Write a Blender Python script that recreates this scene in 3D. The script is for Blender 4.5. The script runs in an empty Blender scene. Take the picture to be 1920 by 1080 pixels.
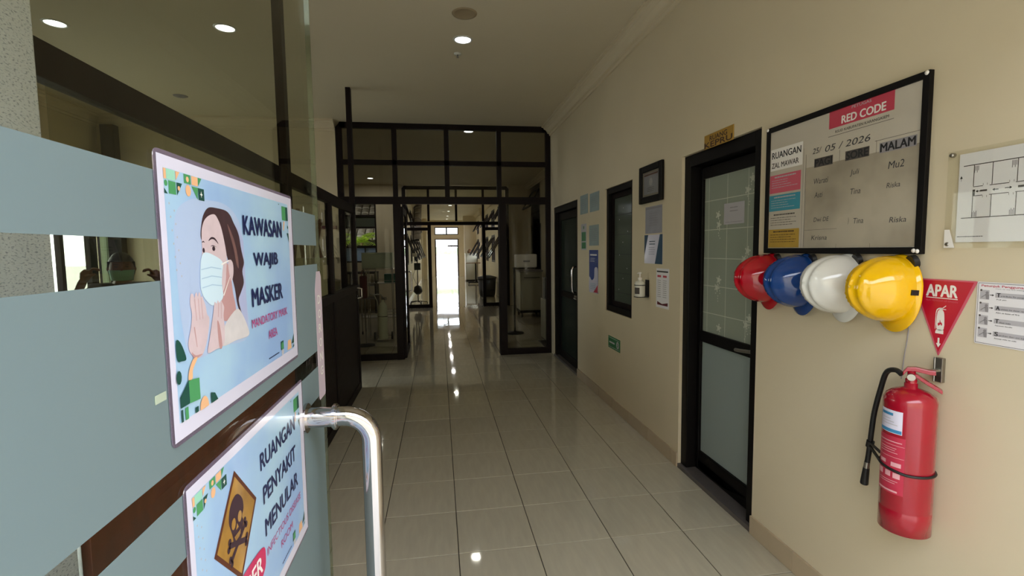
import bpy, bmesh, math, random
from mathutils import Vector, Matrix
from mathutils.geometry import tessellate_polygon
random.seed(7)
PI = math.pi
SC = bpy.context.scene
COL = SC.collection

# ---------------------------------------------------------------- camera, world, exposure
EYE = 1.5218
cam_d = bpy.data.cameras.new('camera'); cam = bpy.data.objects.new('camera', cam_d); COL.objects.link(cam)
yaw, pitch, roll = 0.1476, 0.07815, -0.01255
fw = Vector((math.sin(yaw)*math.cos(pitch), math.cos(yaw)*math.cos(pitch), -math.sin(pitch)))
rt = Vector((math.cos(yaw), -math.sin(yaw), 0)); up = rt.cross(fw)
r2 = rt*math.cos(roll) + up*math.sin(roll); u2 = up*math.cos(roll) - rt*math.sin(roll)
mw = Matrix((r2, u2, -fw)).transposed().to_4x4(); mw.translation = (0, 0, EYE)
cam.matrix_world = mw
cam_d.sensor_width = 36; cam_d.lens = 913.65*36/1920; cam_d.clip_start = 0.02; cam_d.clip_end = 300
SC.camera = cam
SC.view_settings.view_transform = 'Standard'; SC.view_settings.look = 'None'
SC.view_settings.gamma = 1; SC.view_settings.use_curve_mapping = False
SC.view_settings.exposure = 0.0
SC.cycles.max_bounces = 10; SC.cycles.diffuse_bounces = 5; SC.cycles.glossy_bounces = 4
SC.cycles.transparent_max_bounces = 24; SC.cycles.transmission_bounces = 6
SC.cycles.sample_clamp_indirect = 6; SC.cycles.caustics_reflective = False; SC.cycles.caustics_refractive = False
SKY = 7.2          # radiance of the bright overcast sky
DL = 1.3           # watts of each downlight
w = bpy.data.worlds.new('overcast_sky'); SC.world = w; w.use_nodes = True
nt = w.node_tree; nt.nodes.clear()
wo = nt.nodes.new('ShaderNodeOutputWorld'); bg = nt.nodes.new('ShaderNodeBackground')
tc = nt.nodes.new('ShaderNodeTexCoord'); sp = nt.nodes.new('ShaderNodeSeparateXYZ'); rm = nt.nodes.new('ShaderNodeValToRGB')
nt.links.new(tc.outputs['Generated'], sp.inputs[0]); nt.links.new(sp.outputs['Z'], rm.inputs[0])
rm.color_ramp.elements[0].position = 0.0; rm.color_ramp.elements[0].color = (0.93, 0.95, 1, 1)
rm.color_ramp.elements[1].position = 1.0; rm.color_ramp.elements[1].color = (0.78, 0.88, 1, 1)
nt.links.new(rm.outputs[0], bg.inputs[0]); bg.inputs[1].default_value = SKY
nt.links.new(bg.outputs[0], wo.inputs[0])
def portal(name, loc, rot, sx, sy):
    l = bpy.data.lights.new(name, 'AREA'); l.shape = 'RECTANGLE'; l.size = sx; l.size_y = sy
    l.cycles.is_portal = True
    o = bpy.data.objects.new(name, l); COL.objects.link(o); o.location = loc; o.rotation_euler = rot
    return o
portal('entrance_daylight', (0.36, 0.13, 1.3), (PI/2, 0, PI), 2.5, 2.6)
portal('far_door_daylight', (0.46, 28.76, 1.4), (PI/2, 0, 0), 1.4, 2.9)
portal('side_window_daylight', (-4.30, 5.5, 1.65), (0, -PI/2, 0), 1.6, 2.8)
portal('lobby_window_daylight', (-2.05, 13.3, 2.0), (PI/2, 0, 0), 1.1, 1.8)

# ---------------------------------------------------------------- materials
def lin(c):
    if isinstance(c, str): c = tuple(int(c[i:i+2], 16)/255 for i in (0, 2, 4))
    return tuple((x/12.92 if x <= 0.04045 else ((x+0.055)/1.055)**2.4) for x in c)
def mat(name, col, rough=0.6, metal=0.0, var=0.0, vscale=8.0, bump=0.0, bscale=60.0, spec=0.5, col2=None, stretch=None,
        trans=0.0, coat=0.0, rand=0.0, emit=None, estr=0.0, detail=4, thresh=None):
    m = bpy.data.materials.new(name); m.use_nodes = True; t = m.node_tree; b = t.nodes['Principled BSDF']
    c = lin(col); b.inputs['Base Color'].default_value = (*c, 1); b.inputs['Roughness'].default_value = rough
    b.inputs['Metallic'].default_value = metal; b.inputs['Specular IOR Level'].default_value = spec
    b.inputs['Coat Weight'].default_value = coat; b.inputs['Coat Roughness'].default_value = 0.06
    if emit: b.inputs['Emission Color'].default_value = (*lin(emit), 1); b.inputs['Emission Strength'].default_value = estr
    src = None
    if var > 0 or col2 or bump > 0:
        tc = t.nodes.new('ShaderNodeTexCoord'); mp = t.nodes.new('ShaderNodeMapping')
        t.links.new(tc.outputs['Object'], mp.inputs[0])
        if stretch: mp.inputs['Scale'].default_value = stretch
    if var > 0 or col2:
        nz = t.nodes.new('ShaderNodeTexNoise'); nz.inputs['Scale'].default_value = vscale; nz.inputs['Detail'].default_value = detail
        t.links.new(mp.outputs[0], nz.inputs['Vector'])
        rp = t.nodes.new('ShaderNodeValToRGB'); lo, hi = thresh or (0.3, 0.7)
        rp.color_ramp.elements[0].position = lo; rp.color_ramp.elements[1].position = hi
        c2 = lin(col2) if col2 else tuple(x*(1-var) for x in c)
        rp.color_ramp.elements[0].color = (*c2, 1); rp.color_ramp.elements[1].color = (*c, 1)
        t.links.new(nz.outputs['Fac'], rp.inputs[0]); src = rp.outputs[0]
    if rand > 0:
        oi = t.nodes.new('ShaderNodeObjectInfo'); mr = t.nodes.new('ShaderNodeMapRange')
        mr.inputs['To Min'].default_value = 1-rand; mr.inputs['To Max'].default_value = 1+rand
        t.links.new(oi.outputs['Random'], mr.inputs[0])
        mx = t.nodes.new('ShaderNodeVectorMath'); mx.operation = 'SCALE'
        if src: t.links.new(src, mx.inputs[0])
        else: mx.inputs[0].default_value = c
        t.links.new(mr.outputs[0], mx.inputs['Scale']); src = mx.outputs[0]
    if src: t.links.new(src, b.inputs['Base Color'])
    if bump > 0:
        nb = t.nodes.new('ShaderNodeTexNoise'); nb.inputs['Scale'].default_value = bscale; nb.inputs['Detail'].default_value = 3
        t.links.new(mp.outputs[0], nb.inputs['Vector'])
        bp = t.nodes.new('ShaderNodeBump'); bp.inputs['Strength'].default_value = bump; bp.inputs['Distance'].default_value = 0.004
        t.links.new(nb.outputs['Fac'], bp.inputs['Height']); t.links.new(bp.outputs[0], b.inputs['Normal'])
    return m
def glass(name, tint, refl=1.0, rough=0.0):
    m = bpy.data.materials.new(name); m.use_nodes = True; t = m.node_tree; t.nodes.clear()
    o = t.nodes.new('ShaderNodeOutputMaterial'); mx = t.nodes.new('ShaderNodeMixShader'); fr = t.nodes.new('ShaderNodeFresnel')
    tr = t.nodes.new('ShaderNodeBsdfTransparent'); gl = t.nodes.new('ShaderNodeBsdfGlossy'); ml = t.nodes.new('ShaderNodeMath')
    ml.operation = 'MULTIPLY'; ml.inputs[1].default_value = refl
    ge = t.nodes.new('ShaderNodeNewGeometry'); mr = t.nodes.new('ShaderNodeMapRange')   # same index on both faces of the pane
    mr.inputs['To Min'].default_value = 1.5; mr.inputs['To Max'].default_value = 1/1.5
    t.links.new(ge.outputs['Backfacing'], mr.inputs[0]); t.links.new(mr.outputs[0], fr.inputs[0])
    tr.inputs[0].default_value = (*tint, 1); gl.inputs['Roughness'].default_value = rough
    t.links.new(fr.outputs[0], ml.inputs[0]); t.links.new(ml.outputs[0], mx.inputs[0])
    t.links.new(tr.outputs[0], mx.inputs[1]); t.links.new(gl.outputs[0], mx.inputs[2]); t.links.new(mx.outputs[0], o.inputs[0])
    return m
def film(name, col, transl=0.5, clear=0.0, gloss=0.06):
    m = bpy.data.materials.new(name); m.use_nodes = True; t = m.node_tree; t.nodes.clear(); N = t.nodes.new; L = t.links.new
    o = N('ShaderNodeOutputMaterial'); d = N('ShaderNodeBsdfDiffuse'); tl = N('ShaderNodeBsdfTranslucent'); g = N('ShaderNodeBsdfGlossy')
    tr = N('ShaderNodeBsdfTransparent'); m1 = N('ShaderNodeMixShader'); m2 = N('ShaderNodeMixShader'); m3 = N('ShaderNodeMixShader')
    c = (*lin(col), 1); d.inputs[0].default_value = c; tl.inputs[0].default_value = c; g.inputs['Roughness'].default_value = 0.12
    m1.inputs[0].default_value = transl; m2.inputs[0].default_value = clear; m3.inputs[0].default_value = gloss
    L(d.outputs[0], m1.inputs[1]); L(tl.outputs[0], m1.inputs[2]); L(m1.outputs[0], m2.inputs[1]); L(tr.outputs[0], m2.inputs[2])
    L(m2.outputs[0], m3.inputs[1]); L(g.outputs[0], m3.inputs[2]); L(m3.outputs[0], o.inputs[0])
    return m
M = {}
M['wall'] = mat('cream_wall_paint', 'd9ccb0', 0.6, var=0.05, vscale=1.6, bump=0.15, bscale=14, spec=0.25)
M['ceil'] = mat('white_ceiling_paint', 'd8cdb4', 0.7, var=0.04, vscale=1.3, bump=0.1, bscale=8, spec=0.2)
M['cornice'] = mat('cornice_plaster', 'd8cbb0', 0.6, spec=0.2)
M['grout'] = mat('dark_grout', '2a241d', 0.9)
M['tile'] = mat('glazed_floor_tile', 'b8b09c', 0.045, var=0.10, vscale=5.0, stretch=(6.0, 1.0, 1.0), bump=0.03, bscale=2.0, rand=0.03, spec=0.6, detail=6)
M['skirt'] = mat('skirting_tile', 'b9a78c', 0.3, var=0.06, vscale=9, rand=0.03)
M['dark'] = mat('dark_brown_aluminium', '180e0e', 0.5, var=0.15, vscale=20, spec=0.15)
M['dark2'] = mat('dark_brown_laminate', '1e1410', 0.5, var=0.3, vscale=30, stretch=(1, 1, 0.1), spec=0.25)
M['brown'] = mat('reddish_plywood', '7a3f26', 0.5, var=0.35, vscale=26, stretch=(1, 1, 0.25))
M['black'] = mat('black_metal', '0e0b0b', 0.5, spec=0.15)
M['blackplastic'] = mat('black_plastic', '121112', 0.45)
M['rubber'] = mat('black_rubber', '141314', 0.5)
M['chrome'] = mat('polished_steel', 'c8c3c4', 0.08, metal=1.0, bump=0.02, bscale=3)
M['steel'] = mat('brushed_steel', 'a39f98', 0.3, metal=1.0)
M['granite'] = mat('granite_effect_paint', 'dce2f4', 0.7, col2='969cb2', vscale=110, stretch=(1, 1.2, 2.6), detail=5, thresh=(0.33, 0.46), bump=0.4, bscale=90)
M['doorglass'] = glass('clear_door_glass', (0.86, 0.87, 0.80), 0.6)
M['edge'] = glass('glass_edge', (0.62, 0.68, 0.58), 1.2)
M['smoke'] = glass('smoked_partition_glass', (0.82, 0.82, 0.78), 0.6)
M['sideglass'] = glass('light_partition_glass', (0.88, 0.88, 0.82), 0.6)
M['clear'] = glass('window_glass', (0.9, 0.93, 0.92))
M['frost'] = film('frosted_film', '8fa0a4', 0.42, 0.0, 0.05)
M['winfilm'] = film('patterned_window_film', '5d645a', 0.2, 0.0, 0.05)
M['darkfilm'] = film('dark_green_film', '2b322c', 0.15, 0.0, 0.06)
M['doorfilm'] = film('flower_pattern_film', 'aab3a4', 0.25, 0.0, 0.05)
M['doorfilm2'] = film('plain_frosted_film', 'a3b0ad', 0.25, 0.0, 0.05)
M['filmline'] = mat('white_film_line', 'cdd2c2', 0.6)
M['filmline2'] = mat('dark_film_line', '20231f', 0.6)
M['laminate'] = mat('glossy_laminate_sheet', 'dcd9ec', 0.12, coat=0.3)
M['lamedge'] = film('clear_laminate_border', '8f7f96', 0.3, 0.45, 0.15)
M['paper'] = mat('white_paper', 'e8e6ea', 0.5)
M['pblue'] = mat('poster_pale_blue', '98b8e6', 0.3, col2='b4d6ea', vscale=5, thresh=(0.35, 0.65), coat=0.4)
M['pwhite'] = mat('poster_haze', 'b4c6e6', 0.3, coat=0.4)
M['plav'] = mat('poster_lavender', 'b4bbe0', 0.3, coat=0.4)
M['navy'] = mat('navy_print', '1c2452', 0.35, coat=0.3)
M['magenta'] = mat('magenta_print', 'b8407e', 0.35, coat=0.3)
M['skinp'] = mat('printed_skin', 'dcc6cc', 0.35, var=0.12, vscale=40, coat=0.3)
M['skinp2'] = mat('printed_skin_shadow', 'c09494', 0.35, coat=0.3)
M['hairp'] = mat('printed_dark_hair', '4a3238', 0.35, var=0.35, vscale=60, stretch=(1, 1, 0.3), coat=0.3)
M['hairp2'] = mat('printed_hair_light', '7a5854', 0.35, coat=0.3)
M['maskp'] = mat('printed_mask', 'd0e6f4', 0.35, coat=0.3)
M['maskp2'] = mat('printed_mask_fold', 'a9c8e0', 0.35, coat=0.3)
M['topp'] = mat('printed_white_top', 'dcd6d8', 0.35, var=0.1, vscale=60, coat=0.3)
M['eyep'] = mat('printed_eye', '3a2a34', 0.35)
M['green'] = mat('poster_green', '4e9a62', 0.35, coat=0.3)
M['dgreen'] = mat('poster_dark_green', '1f4f46', 0.35, coat=0.3)
M['mint'] = mat('poster_mint', '9fd8c0', 0.35, coat=0.3)
M['peach'] = mat('poster_peach', 'eeb98c', 0.35, coat=0.3)
M['ochre'] = mat('hazard_sign_ochre', 'b98a3a', 0.4, col2='8e6628', vscale=22, coat=0.3)
M['signbrown'] = mat('hazard_sign_rim', '5b2e1c', 0.4)
M['skullp'] = mat('skull_print', '3b2430', 0.4)
M['crimson'] = mat('crimson_badge', 'c8245c', 0.35, coat=0.3)
M['pinkstk'] = film('pale_pink_sticker', 'dacbd6', 0.35, 0.0, 0.05)
M['white'] = mat('white_print', 'eeeae6', 0.4)
M['whitepl'] = mat('white_plastic', 'd9d8d0', 0.35)
M['acryl'] = glass('clear_acrylic', (0.97, 0.97, 0.95), 0.35)
M['cloudy'] = film('cloudy_plastic_box', 'e6f0dc', 0.4, 0.3, 0.06)
M['boardbg'] = mat('smudged_whiteboard', 'b5ab98', 0.35, col2='8a8071', vscale=3.2, thresh=(0.3, 0.62), spec=0.4)
M['boardclean'] = mat('grey_white_board', 'c6beb0', 0.3, var=0.05, vscale=6)
M['redp'] = mat('sign_red', 'c03a50', 0.4)
M['apar'] = mat('triangle_sign_red', 'c21530', 0.35)
M['pinkp'] = mat('pink_label', 'cf5c70', 0.4)
M['tealp'] = mat('teal_label', '3a93ab', 0.4)
M['yelp'] = mat('yellow_label', 'bf9a34', 0.4, var=0.2, vscale=10)
M['greyp'] = mat('grey_label_ink', '4b4440', 0.6)
M['ink'] = mat('black_ink', '17171b', 0.5)
M['marker'] = mat('marker_ink', '35353a', 0.5)
M['mid'] = mat('mid_grey_print', '8f8b90', 0.5)
M['lgrey'] = mat('light_grey_print', 'b9b6bc', 0.5)
M['gold'] = mat('brass_coloured_plate', 'b9913e', 0.35, metal=0.3)
M['goldtext'] = mat('dark_brown_letters', '3b1d0c', 0.4)
M['certbg'] = mat('certificate_paper', '9b9ba6', 0.35, var=0.15, vscale=14)
M['certcream'] = mat('certificate_mount', '8a8276', 0.4)
M['bluep'] = mat('poster_blue', '24408c', 0.35)
M['slate'] = mat('slate_blue_print', '2b4a66', 0.35)
M['greenp'] = mat('sign_green', '2f7a4a', 0.4)
M['paperblue'] = mat('bluish_paper', '96a7a8', 0.5, var=0.12, vscale=14)
M['bottle'] = mat('translucent_bottle', 'd8d8cf', 0.3)
M['extred'] = mat('extinguisher_red', '9e0d26', 0.22, coat=0.5, var=0.08, vscale=5)
M['extlabel'] = mat('extinguisher_print_field', 'b9324a', 0.35)
M['extink'] = mat('extinguisher_white_print', 'dba0a8', 0.5)
M['labelblue'] = mat('label_blue', '3f86b4', 0.4)
M['hred'] = mat('helmet_red', 'b0061c', 0.09, coat=0.4)
M['hblue'] = mat('helmet_blue', '0f3c80', 0.09, coat=0.4)
M['hwhite'] = mat('helmet_white', 'dcdcd8', 0.09, coat=0.4)
M['hyel'] = mat('helmet_yellow', 'eab70a', 0.09, coat=0.4)
M['thresh'] = mat('grey_threshold_tile', '5b5654', 0.4, var=0.2, vscale=12)
M['concrete'] = mat('concrete_paving', 'b3afa6', 0.9, var=0.15, vscale=3, bump=0.3, bscale=20)
M['roof'] = mat('pale_roof_tile', 'a39a94', 0.8, var=0.25, vscale=4)
M['leaf'] = mat('yellow_green_leaf', 'b8dc34', 0.5, var=0.4, vscale=3)
M['leafd'] = mat('dark_green_leaf', '7ba04c', 0.6, var=0.4, vscale=3)
M['outwall'] = mat('pinkish_garden_wall', 'c4a58e', 0.8, var=0.15, vscale=2)
M['tankpaint'] = mat('pale_green_cylinder', 'dfe6cc', 0.4)
M['cabwhite'] = mat('off_white_enamel', 'b5b3a2', 0.4)
M['cupcream'] = mat('cream_cupboard', 'a39a70', 0.5)
M['wood'] = mat('brown_wood', '7b5632', 0.5, var=0.4, vscale=14, stretch=(1, 1, 0.2))
M['maroon'] = mat('dark_red_fabric', '5c1220', 0.7)
M['skin'] = mat('brown_skin', '8a5a44', 0.5)
M['cloth'] = mat('dark_brown_cloth', '33241f', 0.85, bump=0.3, bscale=120)
M['hair'] = mat('black_hair', '14110f', 0.5)
M['mask'] = mat('green_surgical_mask', '8fd0b4', 0.7)
M['lamp'] = mat('lit_led_disc', 'ffffff', 0.5, emit='f4f8ff', estr=9.0)
M['patch'] = mat('round_ceiling_patch', 'a8977a', 0.7, var=0.15, vscale=8)
M['curtain'] = film('pale_green_curtain', 'b8c4a8', 0.5, 0.0, 0.0)
M['greenplastic'] = mat('green_plastic', '2f6a55', 0.5)
M['bluewhite'] = film('blue_white_panel', 'aab8c8', 0.5, 0.0, 0.05)

# ---------------------------------------------------------------- geometry helpers
class MB:
    def __init__(s): s.v = []; s.f = []; s.sm = []
    def add(s, vs, fs, smooth=False):
        n = len(s.v); s.v += [tuple(v) for v in vs]; s.f += [tuple(i+n for i in f) for f in fs]; s.sm += [smooth]*len(fs); return s
    def box(s, x0, y0, z0, x1, y1, z1):
        x0, x1 = sorted((x0, x1)); y0, y1 = sorted((y0, y1)); z0, z1 = sorted((z0, z1))
        v = [(x0,y0,z0),(x1,y0,z0),(x1,y1,z0),(x0,y1,z0),(x0,y0,z1),(x1,y0,z1),(x1,y1,z1),(x0,y1,z1)]
        return s.add(v, [(0,3,2,1),(4,5,6,7),(0,1,5,4),(1,2,6,5),(2,3,7,6),(3,0,4,7)])
    def tube(s, pts, r, n=10, caps=True, smooth=True, closed=False):
        pts = [Vector(p) for p in pts]; rs = r if isinstance(r, (list, tuple)) else [r]*len(pts)
        vs = []; fs = []; prev = None; m = len(pts)
        for i, p in enumerate(pts):
            a = pts[(i-1) % m] if (i > 0 or closed) else p; b = pts[(i+1) % m] if (i < m-1 or closed) else p
            t = (b-a).normalized()
            if prev is None:
                u = t.cross(Vector((0, 0, 1)));
                if u.length < 1e-3: u = t.cross(Vector((1, 0, 0)))
            else: u = prev - t*prev.dot(t)
            u.normalize(); prev = u; wv = t.cross(u)
            for k in range(n):
                an = 2*PI*k/n; vs.append(p + (u*math.cos(an) + wv*math.sin(an))*rs[i])
        for i in range(m if closed else m-1):
            j = (i+1) % m
            for k in range(n): fs.append((i*n+k, j*n+k, j*n+(k+1) % n, i*n+(k+1) % n))
        s.add(vs, fs, smooth)
        if caps and not closed:
            s.add(vs[:n], [tuple(range(n))]); s.add(vs[-n:], [tuple(reversed(range(n)))])
        return s
    def lathe(s, prof, n=24, c=(0, 0, 0), smooth=True):
        vs = []; fs = []
        for r, z in prof:
            for k in range(n):
                a = 2*PI*k/n; vs.append((c[0]+r*math.cos(a), c[1]+r*math.sin(a), c[2]+z))
        for i in range(len(prof)-1):
            for k in range(n): fs.append((i*n+k, i*n+(k+1) % n, (i+1)*n+(k+1) % n, (i+1)*n+k))
        return s.add(vs, fs, smooth)
    def prism(s, pts, y0, y1):           # polygon in XZ pushed from y0 to y1
        n = len(pts); tri = tessellate_polygon([[Vector((p[0], p[1], 0)) for p in pts]])
        v = [(p[0], y0, p[1]) for p in pts] + [(p[0], y1, p[1]) for p in pts]
        f = [tuple(t) for t in tri] + [tuple(i+n for i in reversed(t)) for t in tri]
        f += [(i, (i+1) % n, (i+1) % n+n, i+n) for i in range(n)]
        return s.add(v, f)
    def poly(s, pts, y):
        tri = tessellate_polygon([[Vector((p[0], p[1], 0)) for p in pts]])
        return s.add([(p[0], y, p[1]) for p in pts], [tuple(t) for t in tri])
    def rect(s, x0, z0, x1, z1, y): return s.add([(x0,y,z0),(x1,y,z0),(x1,y,z1),(x0,y,z1)], [(0,1,2,3)])
    def build(s, name, m, parent=None, bevel=0.0, label=None, kind=None, loc=None, seg=2, fix=True):
        me = bpy.data.meshes.new(name); me.from_pydata(s.v, [], s.f)
        me.polygons.foreach_set('use_smooth', s.sm); me.materials.append(M[m] if isinstance(m, str) else m)
        if fix and len(s.f) > 5 and len(s.f) < 60000:
            bm = bmesh.new(); bm.from_mesh(me); bmesh.ops.recalc_face_normals(bm, faces=bm.faces); bm.to_mesh(me); bm.free()
        me.update(); o = bpy.data.objects.new(name, me); COL.objects.link(o)
        if parent: o.parent = parent
        if loc: o.location = loc
        if bevel:
            b = o.modifiers.new('bevel', 'BEVEL'); b.width = bevel; b.segments = seg; b.limit_method = 'ANGLE'
        if label: o['label'] = label
        if kind: o['kind'] = kind
        return o
def thing(name, label, cat, loc=(0, 0, 0), rz=0.0, group=None, kind=None):
    o = bpy.data.objects.new(name, None); COL.objects.link(o); o.empty_display_size = 0.1
    o.location = loc; o.rotation_euler = (0, 0, rz)
    if label: o['label'] = label
    if cat: o['category'] = cat
    if group: o['group'] = group
    if kind: o['kind'] = kind
    return o
def tag(o, label, cat, group=None):
    o['label'] = label; o['category'] = cat
    if group: o['group'] = group
    return o
def struct(o): o['kind'] = 'structure'; return o
def dup(root, loc, label=None, rz=None):
    r = root.copy(); COL.objects.link(r); r.location = loc
    if rz is not None: r.rotation_euler = (0, 0, rz)
    if label: r['label'] = label
    for ch in list(root.children):
        c = ch.copy(); COL.objects.link(c); c.parent = r
        for g in ch.children: d = g.copy(); COL.objects.link(d); d.parent = c
    return r
def spline(pts, k=6, closed=True):
    n = len(pts); out = []
    for i in range(n if closed else n-1):
        p = [pts[(i+j-1) % n] if closed else pts[max(0, min(n-1, i+j-1))] for j in range(4)]
        for s in range(k):
            t = s/k; out.append(tuple(0.5*((2*p[1][d]) + (-p[0][d]+p[2][d])*t + (2*p[0][d]-5*p[1][d]+4*p[2][d]-p[3][d])*t*t + (-p[0][d]+3*p[1][d]-3*p[2][d]+p[3][d])*t**3) for d in range(len(p[0]))))
    if not closed: out.append(tuple(pts[-1]))
    return out
def circ(cx, cz, r, n=14, rz=None, a0=0, a1=2*PI):
    rz = rz or r; full = abs(a1-a0-2*PI) < 1e-6
    return [(cx+r*math.cos(a0+(a1-a0)*i/(n if full else n-1)), cz+rz*math.sin(a0+(a1-a0)*i/(n if full else n-1))) for i in range(n)]
LAY = 0.00012
class Sheet:
    """flat print in local XZ, outward is -y; higher layers lie a hair further out"""
    def __init__(s, parent, base=0.0): s.p = parent; s.b = base
    def y(s, l): return -(s.b + LAY*l)
    def polys(s, name, m, lst, l, label=None):
        b = MB()
        for p in lst: b.poly(p, s.y(l))
        return b.build(name, m, s.p, label=label, kind='stuff' if len(lst) > 1 else None)
    def rects(s, name, m, lst, l, label=None, slant=0.0):
        b = MB()
        for x0, z0, x1, z1 in lst: b.rect(x0, z0, x1, z1, s.y(l))
        return b.build(name, m, s.p, label=label, kind='stuff' if len(lst) > 1 else None)
    def text(s, txt, m, x0, z0, x1, z1, l, bold=0.0, shear=0.0, name='lettering', label=None):
        cu = bpy.data.curves.new('t', 'FONT'); cu.body = txt; cu.shear = shear; cu.resolution_u = 3; cu.size = 1
        o = bpy.data.objects.new('t', cu); COL.objects.link(o)
        me = bpy.data.meshes.new_from_object(o); bpy.data.objects.remove(o)
        xs = [v.co.x for v in me.vertices]; ys = [v.co.y for v in me.vertices]
        ax, bx, ay, by = min(xs), max(xs), min(ys), max(ys)
        for v in me.vertices:
            v.co = ((x0 + (v.co.x-ax)/(bx-ax+1e-9)*(x1-x0)), s.y(l), (z0 + (v.co.y-ay)/(by-ay+1e-9)*(z1-z0)))
        if bold > 0:
            n0 = len(me.vertices); vv = [tuple(v.co) for v in me.vertices]; ff = [tuple(p.vertices) for p in me.polygons]; dx = (z1-z0)*bold*1.6
            v2 = []; f2 = []
            for k, (sx, sz) in enumerate(((-1, 0), (-0.33, 0), (0.33, 0), (1, 0), (0, 0.6), (0, -0.6))):
                v2 += [(x+sx*dx, y-k*1e-5, z+sz*dx) for x, y, z in vv]; f2 += [tuple(i+k*n0 for i in f) for f in ff]
            me = bpy.data.meshes.new(name); me.from_pydata(v2, [], f2)
        me.materials.clear(); me.materials.append(M[m]); me.name = name
        ob = bpy.data.objects.new(name, me); COL.objects.link(ob); ob.parent = s.p
        if label: ob['label'] = label
        return ob
def lines(x0, x1, z, n, dz, h=0.0012, jitter=0.15):
    out = []
    for i in range(n):
        x = x0; zz = z - i*dz; e = x1 - random.random()*jitter*(x1-x0)
        while x < e:
            wd = (x1-x0)*(0.03+random.random()*0.09); out.append((x, zz, min(x+wd, e), zz+h)); x += wd + (x1-x0)*0.015
    return out
RW = 1.61   # face of the right wall
def onwall(name, label, cat, y, z, group=None, gap=0.0):   # thing on the right wall, local x runs along -Y
    return thing(name, label, cat, (RW-gap, y, z), -PI/2, group)

# ---------------------------------------------------------------- setting: floor
T = 0.4; XO = -0.337; YO = 1.959
fl = MB().box(-4.3, -0.06, -0.06, 2.5, 28.8, -0.004).build('floor', 'grout'); struct(fl)
tm = None
def tilemesh(wx, wy):
    b = MB(); g = 0.0022; e = 0.002
    x0, x1, y0, y1 = g, wx-g, g, wy-g
    v = [(x0,y0,-0.006),(x1,y0,-0.006),(x1,y1,-0.006),(x0,y1,-0.006),(x0,y0,-0.0012),(x1,y0,-0.0012),(x1,y1,-0.0012),(x0,y1,-0.0012),
         (x0+e,y0+e,0),(x1-e,y0+e,0),(x1-e,y1-e,0),(x0+e,y1-e,0)]
    f = [(0,1,5,4),(1,2,6,5),(2,3,7,6),(3,0,4,7),(4,5,9,8),(5,6,10,9),(6,7,11,10),(7,4,8,11),(8,9,10,11)]
    me = bpy.data.meshes.new('floor_tile'); me.from_pydata([(a-wx/2, b_-wy/2, c) for a, b_, c in v], [], f); me.materials.append(M['tile']); return me
full = tilemesh(T, T); cut = tilemesh(RW-(XO+4*T), T)
for r in range(-5, 15):
    for c in range(-2, 5):
        me = cut if c == 4 else full; wx = RW-(XO+4*T) if c == 4 else T
        o = bpy.data.objects.new('tile', me); COL.objects.link(o); o.parent = fl
        o.location = (XO+c*T+wx/2, YO+r*T+T/2, 0)
        o.rotation_euler = (random.gauss(0, 0.0011), random.gauss(0, 0.0011), 0)
b = MB()
def farcell(x0, x1, y0, y1):
    g = 0.0016; dz = random.gauss(0, 0.0003); d2 = random.gauss(0, 0.0003)
    b.add([(x0+g,y0+g,dz),(x1-g,y0+g,-dz),(x1-g,y1-g,d2),(x0+g,y1-g,-d2),(x0+g,y0+g,-0.006),(x1-g,y0+g,-0.006),(x1-g,y1-g,-0.006),(x0+g,y1-g,-0.006)],
          [(0,1,2,3),(4,5,1,0),(5,6,2,1),(6,7,3,2),(7,4,0,3)])
for r in range(15, 67):
    y0 = YO+r*T
    for c in range(-10 if y0 < 13.0 else -2, 7):
        x0 = XO+c*T; x1 = min(x0+T, 2.45 if y0 < 13 else 1.9)
        if x0 < x1-0.02: farcell(max(x0, -4.2), x1, y0, y0+T)
for r in range(-4, 15):
    for c in range(-10, -2): farcell(max(XO+c*T, -4.2), XO+(c+1)*T, YO+r*T, YO+(r+1)*T)
o = b.build('distant_floor_tiles', 'tile', fl, kind='stuff', fix=False)

# ---------------------------------------------------------------- setting: walls, ceiling
H = 3.26
struct(MB().box(-4.3, 0.0, H, 2.55, 28.9, H+0.1).build('ceiling', 'ceil'))
def wall_x(name, x0, x1, y0, y1, openings, h=H, m='wall'):   # wall lying along Y with rectangular openings (ya, yb, za, zb)
    b = MB(); ys = y0
    for ya, yb, za, zb in sorted(openings):
        b.box(x0, ys, 0, x1, ya, h)
        if za > 0: b.box(x0, ya, 0, x1, yb, za)
        if zb < h: b.box(x0, ya, zb, x1, yb, h)
        ys = yb
    b.box(x0, ys, 0, x1, y1, h); return struct(b.build(name, m))
struct(MB().box(RW+0.161, 0.4, -0.01, RW+0.2, 6.95, 2.4).build('wall_right_light_stop', 'black'))  # added behind the doors and window to stop sky light leaking through gaps
def wall_y(name, y0, y1, x0, x1, openings, h=H, m='wall'):
    b = MB(); xs = x0
    for xa, xb, za, zb in sorted(openings):
        if xa > xs: b.box(xs, y0, 0, xa, y1, h)
        if za > 0: b.box(xa, y0, 0, xb, y1, za)
        if zb < h: b.box(xa, y0, zb, xb, y1, h)
        xs = xb
    if xs < x1: b.box(xs, y0, 0, x1, y1, h)
    return struct(b.build(name, m))
D1 = (2.275, 3.085, 0.0, 2.12); W1 = (3.925, 4.60, 0.92, 2.095); D2 = (5.56, 6.76, 0.0, 2.10)
wall_x('wall_right', RW, RW+0.16, 0.15, 7.06, [D1, W1, D2])
wall_y('wall_back', 6.93, 7.06, -4.2, -1.335, [])
wall_x('wall_left', -4.35, -4.2, 0.0, 13.3, [(4.1, 6.91, 0.85, 2.45)])
wall_y('wall_front', 0.0, 0.15, -4.2, 1.77, [(-0.88, 1.60, 0.0, 2.6)])
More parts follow.
